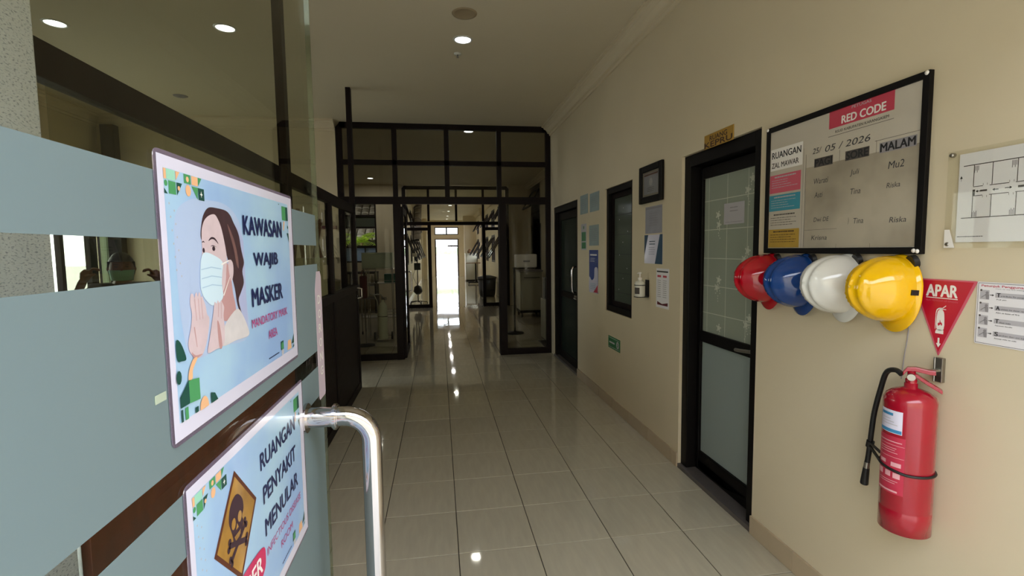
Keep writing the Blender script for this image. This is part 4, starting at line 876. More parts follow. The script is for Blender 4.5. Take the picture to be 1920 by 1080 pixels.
for i in range(4):
    for z0, z1 in ((2.765, H-0.075), (2.27, 2.70)):
        x0 = xs[i]+(0.033 if i else 0); x1 = xs[i+1]-(0.033 if i < 3 else 0)
        MB().box(x0, -0.003, z0, x1, 0.003, z1).build('window_pane', 'smoke', c1)
MB().box(XL+0.075, -0.003, 0.085, DLX-0.09, 0.003, 2.17).build('side_pane', 'smoke', c1); MB().box(DRX+0.085, -0.003, 0.085, XR-0.07, 0.003, 2.17).build('side_pane', 'smoke', c1)
def leaf(root, hx, hy, ang, w_, hgt, label, m_='smoke', sgn=1, mir=1):
    t = MB(); fr = 0.06
    o = MB()
    framebox(o, 0, w_, 0.01, hgt, -0.02, 0.02, fr, tb=0.09)
    lf = o.build('door_leaf', 'dark', root, bevel=0.002); lf.location = (hx, hy, 0); lf.rotation_euler = (0, 0, ang)
    if label: lf['label'] = label
    MB().box(fr, -0.003, 0.1, w_-fr, 0.003, hgt-0.09).build('leaf_pane', m_, lf)
    MB().tube(spline([(w_-0.03, 0.02*mir, 1.2), (w_-0.03, 0.06*mir, 1.2), (w_-0.03, 0.07*mir, 1.15), (w_-0.03, 0.07*mir, 0.95), (w_-0.03, 0.06*mir, 0.9), (w_-0.03, 0.02*mir, 0.9)], 3, False), 0.012, 8).build('pull_handle', 'chrome', lf)
    return lf
leaf(c1, DLX+0.02, 0.03, PI/2, 0.76, 2.14, None, mir=-1); leaf(c1, DRX-0.005, 0.03, PI/2-0.24, 0.80, 2.14, None)

# second cross partition further down
c2 = thing('glazed_screen', 'second black glazed screen further down the corridor', 'partition', (0, 13.22, 0))
X0, X1 = -0.93, 1.9
def r2_(x0, x1, z0, z1, nm='rail', d=0.06): return rail(x0, x1, z0, z1, d, c2, nm)
r2_(X0, X0+0.09, 0, H-0.1, 'post'); r2_(X1-0.09, X1, 0, H-0.1, 'post'); r2_(X0+0.06, X1-0.06, H-0.12, H-0.03)
for x in (-0.25, 0.48, 1.20): r2_(x-0.03, x+0.03, 2.30, H-0.1, 'mullion')
r2_(X0+0.09, X1-0.09, 2.20, 2.29)
for x in (-0.24, 1.21): r2_(x-0.045, x+0.045, 0, 2.2, 'post')
for x0, x1 in ((X0+0.09, -0.285), (1.255, X1-0.09)):
    r2_(x0, x1, 0.0, 0.09, 'bottom_rail'); r2_(x0, x1, 2.06, 2.14, 'rail')
    MB().box(x0, -0.003, 0.09, x1, 0.003, 2.06).build('side_pane', 'sideglass', c2)
xs = [X0+0.09, -0.25, 0.48, 1.20, X1-0.09]
for i in range(4): MB().box(xs[i]+0.03, -0.003, 2.29, xs[i+1]-0.03, 0.003, H-0.12).build('window_pane', 'sideglass', c2)
for sx, x in ((1, X0), (-1, X1)):
    MB().prism([(x, H-0.1), (x+sx*0.06, H-0.03), (x+sx*0.12, H-0.03), (x+sx*0.12, H-0.12), (x, H-0.12)], -0.03, 0.03).build('corner_piece', 'dark', c2)
# floor-to-ceiling blank above c2 head is open glazing; far corridor windows with tilted sashes
def corr_window(n_, x, side, y0, z0, z1, wd, tilt):
    t = struct(thing('window_%d' % n_, None, None, (x, y0, z0)))
    hh = z1-z0; b = MB()
    for a0, a1, c0, c1_ in ((0, 0.06, 0, hh), (wd-0.06, wd, 0, hh), (wd/2-0.03, wd/2+0.03, 0, hh)): b.box(0.0, a0, c0, 0.1, a1, c1_)
    b.box(0.0, 0.06, 0, 0.1, wd-0.06, 0.06); b.box(0.0, 0.06, hh-0.06, 0.1, wd-0.06, hh)
    fr = b.build('window_frame', 'dark', t); 
    if side < 0: fr.location.x = -0.1
    for k in range(2):
        sx = MB(); ya = 0.065+k*(wd/2-0.03); yb = ya+wd/2-0.1; h2 = hh-0.14
        sx.box(-0.015, ya, -h2, 0.015, ya+0.05, 0); sx.box(-0.015, yb-0.05, -h2, 0.015, yb, 0); sx.box(-0.015, ya, -0.05, 0.015, yb, 0); sx.box(-0.015, ya, -h2, 0.015, yb, -h2+0.05)
        sash = sx.build('sash', 'dark', t); sash.location = (0, 0, hh-0.07); sash.rotation_euler = (0, tilt*side, 0)
        MB().box(-0.003, ya+0.05, -h2+0.05, 0.003, yb-0.05, -0.05).build('sash_pane', 'sideglass', sash)
k = 2
for i in range(5):
    y = 14.4+i*2.2
    corr_window(k, 1.9, 1, y, 1.1, 2.05, 1.1, 0.55); corr_window(k+1, 1.9, 1, y, 2.3, 2.92, 1.1, 0.5); k += 2
for i in range(5):
    y = 14.4+i*2.2
    corr_window(k, -0.93, -1, y, 1.1, 2.05, 1.1, 0.35); corr_window(k+1, -0.93, -1, y, 2.3, 2.92, 1.1, 0.3); k += 2
# far end doorway and transom
ed = struct(thing('door_4', None, None, (-0.22, 28.7, 0))); W = 1.36
b = MB(); framebox(b, 0, W, 0, 2.2, -0.02, 0.1, 0.05, bottom=False); b.build('door_frame', 'dark', ed)
et = struct(thing('window_30', None, None, (-0.22, 28.7, 2.44))); b = MB(); framebox(b, 0, W, 0, 0.44, -0.02, 0.1, 0.05); b.box(W/2-0.04, -0.02, 0.05, W/2+0.04, 0.1, 0.39); b.build('window_frame', 'dark', et)
for x0, x1 in ((0.05, W/2-0.04), (W/2+0.04, W-0.05)): MB().box(x0, 0.03, 0.05, x1, 0.036, 0.39).build('window_pane', 'clear', et)
for sx, hx, an in ((1, 0.05, PI/2+0.1), (-1, W-0.05, PI/2-0.1)):
    o = MB(); framebox(o, 0, 0.6, 0.01, 2.14, -0.02, 0.02, 0.05, tb=0.08); lf = o.build('door_leaf', 'dark', ed); lf.location = (hx, 0.12, 0); lf.rotation_euler = (0, 0, an)
    MB().box(0.05, -0.003, 0.09, 0.55, 0.003, 2.06).build('leaf_pane', 'clear', lf)

# ---------------------------------------------------------------- lobby: windows, door
lw = struct(thing('window_31', None, None, (-2.50, 13.2, 1.24))); W = 0.90; hh = 1.66
b = MB(); framebox(b, 0, W, 0, hh, 0.0, 0.12, 0.04); b.box(0.04, 0.0, 0.38, W-0.04, 0.12, 0.44); b.box(0.04, 0.0, 0.89, W-0.04, 0.12, 0.93); b.box(0.04, 0, 1.19, W-0.04, 0.12, 1.24); b.box(W*0.66-0.012, 0.0, 0.04, W*0.66+0.012, 0.12, 0.38)
b.build('window_frame', 'dark', lw)
MB().box(0.04, 0.05, 0.93, W-0.04, 0.06, 1.19).build('blind_panel', 'winfilm', lw)
for x0, x1 in ((0.04, W*0.66-0.012), (W*0.66+0.012, W-0.04)): MB().box(x0, 0.05, 0.04, x1, 0.056, 0.38).build('frosted_pane', 'bluewhite', lw)
for z0, z1 in ((0.44, 0.89), (1.24, 1.62)): MB().box(0.04, 0.05, z0, W-0.04, 0.056, z1).build('window_pane', 'clear', lw)
lw2 = struct(thing('window_32', None, None, (-2.72, 13.2, 0.9))); b = MB(); framebox(b, 0, 0.16, 0, 1.2, 0, 0.12, 0.02)
for k in range(1, 8): b.box(0.02, 0.02, 0.15*k-0.012, 0.14, 0.1, 0.15*k+0.012)
b.build('window_frame', 'dark', lw2)
MB().box(0.02, 0.07, 0.02, 0.14, 0.076, 1.18).build('window_pane', 'clear', lw2)
ld = struct(thing('door_5', None, None, (2.42, 12.75, 0), -PI/2)); W = 1.3
b = MB(); framebox(b, 0, W, 0, 2.15, 0.0, 0.12, 0.09, bottom=False); b.build('door_frame', 'black', ld); b = MB(); framebox(b, 0.09, W-0.09, 0.01, 2.06, 0.04, 0.08, 0.1); b.box(W/2-0.05, 0.04, 0.1, W/2+0.05, 0.08, 2.0); b.build('door_leaf', 'black', ld); MB().box(0.19, 0.06, 0.1, W-0.19, 0.066, 1.96).build('door_glass', 'winfilm', ld)
lt = struct(thing('window_33', None, None, (2.42, 12.7, 2.42), -PI/2)); b = MB(); framebox(b, 0, 1.15, 0, 0.63, 0.0, 0.12, 0.06); b.build('window_frame', 'black', lt)
o = MB(); framebox(o, 0.06, 1.09, -0.50, 0, -0.015, 0.015, 0.05); sash = o.build('sash', 'black', lt, loc=(0, 0.0, 0.57)); sash.rotation_euler = (-0.5, 0, 0); MB().box(0.11, -0.003, -0.45, 1.04, 0.003, -0.05).build('sash_pane', 'smoke', sash)
struct(MB().box(2.56, 11.3, 0, 2.6, 12.9, H).build('wall_behind_lobby_door', 'wall'))

# left room windows (daylight)
lr = struct(thing('window_34', None, None, (-4.2, 4.1, 0.85)))
b = MB(); b.box(-0.06, 0, 0, 0, 0.05, 1.6); b.box(-0.06, 2.78, 0, 0, 2.81, 1.6); b.box(-0.06, 0.05, 0, 0, 2.78, 0.05); b.box(-0.06, 0.05, 1.55, 0, 2.78, 1.6); b.box(-0.06, 2.075, 0.05, 0, 2.13, 1.55); b.box(-0.06, 1.0, 0.05, 0, 1.06, 1.55); b.box(-0.06, 2.546, 0.05, 0, 2.669, 1.55)
b.build('window_frame', 'dark', lr)
for y0, y1 in ((0.05, 1.0), (1.06, 2.075), (2.13, 2.546), (2.669, 2.78)): MB().box(-0.035, y0, 0.05, -0.03, y1, 1.55).build('window_pane', 'clear', lr)
cu = thing('curtain', 'pale green curtain hanging in the left room corner behind the person', 'curtain', (-4.16, 6.765, 0.6))
vs = []
for i in range(19):
    y = i*0.0085; x = 0.012*math.sin(i*1.3)
    vs += [(x, y, 0), (x, y, 2.1)]
fs = [(2*i, 2*i+2, 2*i+3, 2*i+1) for i in range(18)]; MB().add(vs, fs, True).build('fabric', 'curtain', cu)
MB().tube([(0, -0.01, 2.1), (0, 0.16, 2.1)], 0.012, 8).build('rod', 'steel', cu)
struct(MB().box(-4.10, 6.82, 0, -3.95, 6.93, H-0.13).build('wall_dark_column', 'dark2'))
# ---------------------------------------------------------------- person in the left room
def skinmesh(verts, edges, radii, root=0, sub=1):
    me = bpy.data.meshes.new('k'); me.from_pydata(verts, edges, []); o = bpy.data.objects.new('k', me); COL.objects.link(o)
    md = o.modifiers.new('s', 'SKIN'); md.use_smooth_shade = True
    for i, r in enumerate(radii): me.skin_vertices[0].data[i].radius = (r, r) if not isinstance(r, tuple) else r
    me.skin_vertices[0].data[root].use_root = True
    s_ = o.modifiers.new('d', 'SUBSURF'); s_.levels = sub; s_.render_levels = sub
    dg = bpy.context.evaluated_depsgraph_get(); out = bpy.data.meshes.new_from_object(o.evaluated_get(dg)); bpy.data.objects.remove(o)
    return [tuple(v.co) for v in out.vertices], [tuple(p.vertices) for p in out.polygons]
px_, py_ = -2.27, 3.9
pe = thing('person', 'person in dark clothes and a green face mask, hands raised, behind the glass', 'person', (px_, py_, 0), math.atan2(-px_, -(-py_))*1.0)
pe.rotation_euler = (0, 0, math.atan2(2.27, 3.9))
# figure faces -Y locally
V = [(0, 0, 0.80), (0, 0.0, 0.95), (0, 0.01, 1.10), (0, 0.01, 1.24), (0, 0.0, 1.31), (0, -0.01, 1.37),
     (0.15, 0.0, 1.262), (0.29, -0.03, 1.07), (0.25, -0.07, 1.24), (0.205, -0.08, 1.345),
     (-0.15, 0.0, 1.262), (-0.29, -0.03, 1.07), (-0.25, -0.07, 1.25), (-0.205, -0.08, 1.36),
     (0.08, 0.0, 0.74), (0.085, -0.01, 0.43), (0.085, 0.01, 0.08), (0.09, -0.12, 0.03),
     (-0.08, 0.0, 0.74), (-0.085, -0.01, 0.43), (-0.085, 0.01, 0.08), (-0.09, -0.12, 0.03)]
E_ = [(0,1),(1,2),(2,3),(3,4),(4,5),(3,6),(6,7),(7,8),(8,9),(3,10),(10,11),(11,12),(12,13),(0,14),(14,15),(15,16),(16,17),(0,18),(18,19),(19,20),(20,21)]
Rr = [(0.13,0.10),(0.115,0.085),(0.125,0.09),(0.11,0.08),0.05,0.048,0.052,0.038,0.027,0.03,0.052,0.038,0.027,0.03,0.08,0.055,0.035,0.032,0.08,0.055,0.035,0.032]
b = MB(); v_, f_ = skinmesh(V, E_, Rr); b.add(v_, f_, True)
hv = []; hf = []; nu, nv = 28, 20       # head with brow, nose, chin
for j in range(nv+1):
    ph = -PI/2+PI*j/nv
    for i in range(nu):
        th = 2*PI*i/nu; x = 0.072*math.cos(ph)*math.cos(th); y = 0.09*math.cos(ph)*math.sin(th); z = 0.108*math.sin(ph)
        if z < -0.02: x *= 1-0.28*((-z-0.02)/0.088); y *= 1-0.15*((-z-0.02)/0.088)
        if y < -0.04: y += -0.022*math.exp(-((x/0.012)**2+((z+0.005)/0.022)**2)) + 0.008*math.exp(-(((abs(x)-0.028)/0.014)**2+((z-0.012)/0.01)**2)) - 0.006*math.exp(-((z-0.03)/0.01)**2)
        hv.append((x, y-0.01, z+1.425))
for j in range(nv):
    for i in range(nu): hf.append((j*nu+i, j*nu+(i+1) % nu, (j+1)*nu+(i+1) % nu, (j+1)*nu+i))
b.add(hv, hf, True)
for sx in (-1, 1):
    b.lathe([(0.0, -0.022), (0.012, -0.014), (0.014, 0.006), (0.008, 0.02), (0, 0.024)], 8, (sx*0.074, 0.0, 1.42))
    hx, hy, hz = (0.205*sx, -0.08, 1.345 if sx > 0 else 1.36)
    lens = (0.058, 0.066, 0.062, 0.05)
    b.tube([(hx, hy, hz-0.005), (hx-0.012*sx, hy, hz+0.03), (hx-0.028*sx, hy, hz+0.055)], [0.025, 0.036, 0.026], 12)
    for k in range(4):                   # fingers curl inwards towards the mask loops
        yy = hy-0.03+0.021*k; L_ = lens[k]; x0 = hx-0.026*sx; z0 = hz+0.052
        b.tube([(x0+0.004*sx, yy, z0-0.012), (x0-L_*0.40*sx, yy, z0+L_*0.28), (x0-L_*0.78*sx, yy, z0+L_*0.20), (x0-L_*0.98*sx, yy, z0-L_*0.05)], [0.0105, 0.0095, 0.0085, 0.0065], 8)
    b.tube([(hx-0.008*sx, hy-0.03, hz+0.012), (hx-0.04*sx, hy-0.052, hz+0.022), (hx-0.066*sx, hy-0.05, hz+0.034)], [0.013, 0.011, 0.008], 8)
tmp = b.build('body', 'skin'); rmod = tmp.modifiers.new('r', 'REMESH'); rmod.mode = 'VOXEL'; rmod.voxel_size = 0.0075; rmod.use_smooth_shade = True
sm_ = tmp.modifiers.new('sm', 'SMOOTH'); sm_.iterations = 2
dg = bpy.context.evaluated_depsgraph_get(); me = bpy.data.meshes.new_from_object(tmp.evaluated_get(dg)); bpy.data.objects.remove(tmp)
me.name = 'body'; body = bpy.data.objects.new('body', me); COL.objects.link(body); body.parent = pe
for p in me.polygons: p.use_smooth = True
# dark tunic over torso and sleeves, trousers
V2 = [(0, 0.0, 0.60), (0, 0, 0.80), (0, 0.0, 0.95), (0, 0.01, 1.10), (0, 0.01, 1.235), (0.15, 0.0, 1.268), (0.29, -0.03, 1.07), (0.262, -0.06, 1.19), (-0.15, 0.0, 1.268), (-0.29, -0.03, 1.07), (-0.262, -0.06, 1.20), (0, 0.0, 1.315)]
v_, f_ = skinmesh(V2, [(0,1),(1,2),(2,3),(3,4),(4,5),(5,6),(6,7),(4,8),(8,9),(9,10),(4,11)], [(0.18,0.13),(0.16,0.125),(0.14,0.105),(0.145,0.11),(0.13,0.098),0.068,0.056,0.048,0.068,0.056,0.048,0.062], 1, 2)
MB().add(v_, f_, True).build('tunic', 'cloth', pe)
v_, f_ = skinmesh([(0,0,0.78),(0.085,0,0.70),(0.088,-0.01,0.43),(0.088,0.01,0.10),(-0.085,0,0.70),(-0.088,-0.01,0.43),(-0.088,0.01,0.10)], [(0,1),(1,2),(2,3),(0,4),(4,5),(5,6)], [0.12,0.10,0.075,0.06,0.10,0.075,0.06], 0, 1)
MB().add(v_, f_, True).build('trousers', 'hair', pe)
for sx in (-1, 1): MB().box(sx*0.09-0.045, -0.19, 0.0, sx*0.09+0.045, 0.06, 0.055).build('shoe', 'blackplastic', pe, bevel=0.02)
hv = []; hf = []; nu, nv = 28, 12
for j in range(nv+1):
    ph = -0.55+(PI/2+0.55)*j/nv
    for i in range(nu):
        th = 2*PI*i/nu; s_ = math.sin(th); k = 1.0
        x = 0.081*math.cos(ph)*math.cos(th); y = 0.1*math.cos(ph)*s_; z = 0.115*math.sin(ph)
        if y < -0.02: z = max(z, 0.045+0.25*abs(min(0, y+0.02))*0)
        hv.append((x, y-0.004, z+1.428))
for j in range(nv):
    for i in range(nu): hf.append((j*nu+i, j*nu+(i+1) % nu, (j+1)*nu+(i+1) % nu, (j+1)*nu+i))
MB().add(hv, hf, True).build('hair', 'hair', pe)
hv = []; hf = []
for j in range(9):
    z = 1.338+0.075*j/8
    for i in range(13):
        a = -PI*0.92+PI*0.84*i/12; tt = 1-abs(i-6)/6; rr = 0.079-0.012*(1-j/8)
        hv.append((rr*math.cos(a)*0.98, (0.098+0.010*math.sin(tt*PI/2)*math.sin(PI*(j+2)/11))*math.sin(a)*(1 if j > 2 else 0.93)-0.008, z))
for j in range(8):
    for i in range(12): hf.append((j*13+i, j*13+i+1, (j+1)*13+i+1, (j+1)*13+i))
mk = MB().add(hv, hf, True).build('face_mask', 'mask', pe); so = mk.modifiers.new('s', 'SOLIDIFY'); so.thickness = 0.002
b = MB()
for sx in (-1, 1): b.tube(circ(sx*0.028, 0, 0.011, 10, 0.005) and [(sx*0.028+0.011*math.cos(a), -0.093, 1.437+0.004*math.sin(a)) for a in [2*PI*k/10 for k in range(10)]], 0.002, 5, closed=True); b.box(sx*0.028-0.014, -0.096, 1.452, sx*0.028+0.014, -0.088, 1.456)
b.build('eyes', 'hair', pe)

# cupboard with wooden boards behind the partition
cu = thing('cupboard', 'cream cupboard standing behind the low partition', 'cupboard', (-1.62, 6.45, 0))
b = MB(); b.box(-0.28, -0.22, 0.04, 0.28, 0.46, 1.45); b.build('cabinet_body', 'cupcream', cu, bevel=0.004)
for sx in (-1, 1):
    d_ = MB().box(sx*0.14-0.135, -0.238, 0.06, sx*0.14+0.135, -0.22, 1.43).build('door', 'cupcream', cu, bevel=0.003); MB().box(sx*0.03-0.008, -0.255, 1.16, sx*0.03+0.008, -0.238, 1.28).build('handle', 'white', d_)
MB().box(-0.27, -0.2, 0, 0.27, 0.44, 0.04).build('plinth', 'blackplastic', cu)
for i, (x, a) in enumerate(((-1.80, 0.12), (-1.70, -0.1), (-1.58, 0.2), (-1.47, -0.25))):
    o = MB().box(-0.022, -0.011, 0, 0.022, 0.011, 0.62-0.06*i).build('wooden_board', 'wood'); o.location = (x, 6.46+0.05*(i % 3), 1.452); o.rotation_euler = (0.0, a, 0)
    tag(o, ('leftmost', 'second from left', 'third from left', 'rightmost')[i]+' wooden slat standing on the cream cupboard', 'board', 'wooden slats on the cupboard')
ch = thing('wall_crossbar', 'dark red bar with hooks on the back wall above the cupboard', 'rack', (-1.62, 6.93, 1.83)); b = MB(); b.box(-0.26, -0.03, 0, 0.26, -0.001, 0.045); b.box(-0.03, -0.04, -0.09, 0.03, -0.001, 0.12); b.build('bar', 'maroon', ch, bevel=0.003)

# ---------------------------------------------------------------- lobby left: oxygen trolley, instrument trolley etc.
ox = thing('oxygen_cylinder', 'pale green oxygen cylinder strapped on a two-wheel trolley', 'cylinder', (-0.97, 8.5, 0), 0.05)
b = MB(); b.lathe([(0.0, 0.03), (0.072, 0.03), (0.075, 0.04), (0.075, 0.55), (0.068, 0.60), (0.045, 0.645), (0.025, 0.66), (0.022, 0.70), (0, 0.70)], 24, (0, 0, 0)); b.build('cylinder', 'tankpaint', ox)
b = MB(); b.lathe([(0.015, 0.69), (0.018, 0.75), (0.0, 0.755)], 12); b.tube([(0, -0.02, 0.72), (0.05, -0.05, 0.72)], 0.012, 8); b.tube([(0.05, -0.05, 0.70), (0.05, -0.05, 0.75)], 0.022, 10); b.build('valve', 'steel', ox)
b = MB()
for sx in (-0.09, 0.03): b.tube(spline([(sx-0.06, 0.12, 0.78), (sx-0.03, 0.10, 0.72), (sx, 0.09, 0.60), (sx, 0.08, 0.06)], 4, False), 0.011, 8)
b.tube([(-0.15, 0.12, 0.78), (-0.03, 0.12, 0.78)], 0.011, 8); b.tube([(-0.16, 0.115, 0.775), (-0.21, 0.06, 0.80)], 0.012, 8)
b.box(-0.10, -0.08, 0.02, 0.12, 0.09, 0.03); b.tube([(-0.14, 0.09, 0.07), (0.13, 0.09, 0.07)], 0.008, 8); b.build('trolley_frame', 'cabwhite', ox)
for x in (-0.15, 0.14): o = MB().tube([(x-0.015, 0.09, 0.07), (x+0.015, 0.09, 0.07)], 0.068, 18).build('wheel', 'rubber', ox)
MB().tube([(0.078*math.cos(a), 0.078*math.sin(a), 0.42) for a in [2*PI*k/20 for k in range(20)]], 0.006, 6, closed=True).build('strap', 'blackplastic', ox)
it = thing('instrument_trolley', 'steel instrument trolley in the lobby behind the left glass', 'trolley', (-1.10, 9.4, 0))
for sx in (-0.32, 0.32):
    for sy in (-0.2, 0.2): MB().tube([(sx, sy, 0.05), (sx, sy, 0.98)], 0.012, 8).build('leg', 'steel', it); MB().tube([(sx-0.012, sy, 0.03), (sx+0.012, sy, 0.03)], 0.03, 12).build('castor', 'rubber', it)
for z in (0.30, 0.93): b = MB(); b.box(-0.34, -0.22, z, 0.34, 0.22, z+0.012); b.tube([(-0.34, -0.22, z+0.06), (0.34, -0.22, z+0.06), (0.34, 0.22, z+0.06), (-0.34, 0.22, z+0.06)], 0.005, 6, closed=True); b.build('shelf', 'steel', it)
gb = MB(); gb.box(0.0, 0.0, 0, 0.24, 0.2, 0.16); o = gb.build('storage_box', 'greenplastic', loc=(-1.02, 9.32, 0.943), bevel=0.005); tag(o, 'dark green storage box on the steel instrument trolley', 'box')
for x, y, h_, r_ in ((-1.35, 9.35, 0.2, 0.035), (-1.25, 9.4, 0.14, 0.03), (-1.17, 9.33, 0.24, 0.025)):
    o = MB().lathe([(0, 0), (r_, 0), (r_, h_*0.7), (r_*0.4, h_*0.85), (r_*0.4, h_), (0, h_)], 12).build('bottle', 'cabwhite', loc=(x, y, 0.943)); tag(o, ('middle-sized' if h_ == 0.2 else 'shortest' if h_ == 0.14 else 'tallest')+' pale bottle on the steel instrument trolley', 'bottle', 'bottles on the instrument trolley')
bx = thing('plastic_box', 'cloudy plastic box with papers on a stand behind the left glass', 'box', (-1.33, 8.76, 1.23))
b = MB(); b.box(0, 0, 0, 0.52, 0.30, 0.012); b.box(0, 0, 0, 0.012, 0.3, 0.26); b.box(0.508, 0, 0, 0.52, 0.3, 0.26); b.box(0, 0, 0, 0.52, 0.010, 0.26); b.box(0, 0.29, 0, 0.52, 0.3, 0.26); b.build('box_walls', 'cloudy', bx, bevel=0.004)
b = MB(); b.box(-0.005, -0.005, 0.255, 0.525, 0.305, 0.275); b.build('lid', 'cloudy', bx, bevel=0.004)
b = MB()
for k in range(3): b.box(0.03+0.16*k, 0.02, 0.014, 0.17+0.16*k, 0.24, 0.15+0.02*k)
b.build('papers', 'paper', bx)
sd_ = thing('shelf_stand', 'slim metal stand carrying the cloudy plastic box', 'stand', (-1.04, 8.90, 0)); b = MB(); b.box(-0.24, -0.14, 1.205, 0.24, 0.14, 1.229); b.build('top_plate', 'steel', sd_)
for sx in (-0.21, 0.21):
    for sy in (-0.11, 0.11):
        if not (sx > 0 and sy < 0): MB().tube([(sx, sy, 0), (sx, sy, 1.205)], 0.008, 6).build('leg', 'steel', sd_)
MB().tube([(0.21, -0.11, 0), (0.21, -0.11, 1.205)], 0.008, 6).build('leg', 'steel', sd_)
rb = thing('red_bag', 'dark red hanging bag behind the partition end', 'bag', (-1.20, 8.0, 0.78)); b = MB(); b.box(-0.055, -0.04, 0, 0.055, 0.04, 0.36); b.build('bag_body', 'maroon', rb, bevel=0.02); MB().tube(spline([(-0.03, 0, 0.36), (-0.01, 0, 0.45), (0.03, 0, 0.36)], 4, False), 0.006, 6).build('strap', 'maroon', rb)
MB().tube([(-0.0, 0.08, -0.78), (-0.0, 0.08, 0.47), (0, 0.0, 0.47)], 0.012, 8).build('hanging_pole', 'steel', rb); MB().lathe([(0, 0), (0.14, 0), (0.13, 0.02), (0.02, 0.03), (0, 0.03)], 16, (0, 0.08, -0.78)).build('pole_base', 'black', rb)
dk = thing('desk', 'dark desk with shelves below the lobby window', 'desk', (-2.15, 12.6, 0)); b = MB(); b.box(-0.6, -0.3, 0.98, 0.6, 0.35, 1.02); b.build('desktop', 'dark2', dk)
for x in (-0.58, 0.0, 0.58): MB().box(x-0.015, -0.28, 0, x+0.015, 0.33, 0.98).build('side_panel', 'dark2', dk)
for z in (0.35, 0.68): MB().box(-0.58, -0.27, z, 0.58, 0.32, z+0.02).build('shelf', 'mid', dk)

# ---------------------------------------------------------------- lobby right
cb_ = thing('low_cabinet', 'white low cabinet just behind the right glass pane', 'cabinet', (1.94, 7.98, 0)); MB().box(-0.23, -0.2, 0.03, 0.23, 0.2, 0.70).build('cabinet_body', 'cabwhite', cb_, bevel=0.004); MB().box(-0.22, -0.212, 0.05, 0.22, -0.2, 0.68).build('door', 'cabwhite', cb_); MB().box(-0.21, -0.18, 0, 0.21, 0.18, 0.03).build('plinth', 'blackplastic', cb_)
tw = thing('wall_phone', 'dark device standing on the white low cabinet', 'device', (1.80, 7.98, 0.70)); MB().box(-0.07, -0.08, 0, 0.07, 0.12, 0.36).build('casing', 'blackplastic', tw, bevel=0.01)
ws = thing('medical_cart', 'pale enclosed medical cart on castors behind the right glass', 'cart', (2.02, 11.0, 0)); MB().box(-0.24, -0.28, 0.16, 0.26, 0.3, 1.02).build('cart_body', 'cabwhite', ws, bevel=0.01); MB().box(-0.22, -0.295, 0.2, 0.24, -0.28, 0.86).build('front_panel', 'cabwhite', ws, bevel=0.006); MB().box(-0.16, -0.31, 0.89, 0.2, -0.28, 0.905).build('handle', 'blackplastic', ws)
MB().box(-0.26, -0.3, 1.02, 0.28, 0.32, 1.06).build('worktop', 'mid', ws, bevel=0.004)
b = MB(); b.box(-0.24, -0.26, 0.10, 0.26, 0.28, 0.16); b.build('base', 'black', ws)
for sx in (-0.2, 0.22):
    for sy in (-0.24, 0.24): MB().tube([(sx-0.02, sy, 0.05), (sx+0.02, sy, 0.05)], 0.05, 14).build('castor', 'rubber', ws)
wb = thing('plastic_box', 'white plastic box on top of a stand behind the right glass', 'box', (1.36, 8.6, 1.20)); MB().box(0, 0, 0, 0.38, 0.25, 0.24).build('box_body', 'white', wb, bevel=0.02); MB().box(0.13, -0.004, 0.1, 0.25, 0.001, 0.13).build('latch', 'mid', wb)
ps = thing('pedestal_stand', 'black pedestal holding the white plastic box', 'stand', (1.40, 8.72, 0)); b = MB(); b.tube([(-0.06, 0, 0.03), (-0.06, 0, 1.2)], 0.02, 10); b.box(-0.08, -0.1, 1.18, 0.3, 0.1, 1.199); b.build('column', 'black', ps); b = MB(); b.lathe([(0, 0.0), (0.17, 0.0), (0.16, 0.02), (0.02, 0.035), (0, 0.035)], 18, (-0.06, 0, 0)); b.build('foot', 'black', ps)
for y, z, h_ in ((10.2, 1.55, 0.45), (10.6, 1.5, 0.5), (9.6, 1.45, 0.3)):
    o = MB().box(-0.004, -0.14, 0, 0, 0.14, h_).build('notice_sheet', 'lgrey', loc=(2.418, y, z)); tag(o, ('middle' if y == 10.2 else 'furthest' if y == 10.6 else 'nearest')+' grey notice sheet on the lobby wall behind the plastic box', 'notice', 'notices on the lobby wall')

# ---------------------------------------------------------------- far corridor things
iv = thing('monitor_stand', 'black monitor on a pole stand with cables, left of the second doorway', 'stand', (-0.62, 14.2, 0))
b = MB(); b.tube([(0, 0, 0.05), (0, 0, 1.45)], 0.014, 8); b.build('pole', 'black', iv); MB().box(-0.09, -0.06, 0.98, 0.09, 0.05, 1.18).build('monitor', 'blackplastic', iv, bevel=0.01)
MB().lathe([(0, 0.30), (0.06, 0.28), (0.13, 0.36), (0.10, 0.50), (0.03, 0.54), (0, 0.54)], 14).build('basket', 'blackplastic', iv)
b = MB()
for k in range(5): b.tube([(0, 0, 0.09), (0.26*math.cos(k*1.257), 0.26*math.sin(k*1.257), 0.06)], 0.012, 6)
b.build('star_base', 'black', iv)
for k in range(5): MB().tube([(0.26*math.cos(k*1.257)-0.01, 0.26*math.sin(k*1.257), 0.03), (0.26*math.cos(k*1.257)+0.01, 0.26*math.sin(k*1.257), 0.03)], 0.03, 10).build('castor', 'rubber', iv)
MB().tube(spline([(-0.06, -0.03, 1.0), (-0.12, -0.04, 0.8), (-0.04, -0.04, 0.6), (0.09, -0.03, 0.4), (0.10, 0, 0.15)], 5, False), 0.006, 6).build('cable', 'rubber', iv)
MB().box(-0.12, -0.05, 1.36, 0.0, 0.02, 1.46).build('bright_clip', 'white', iv)
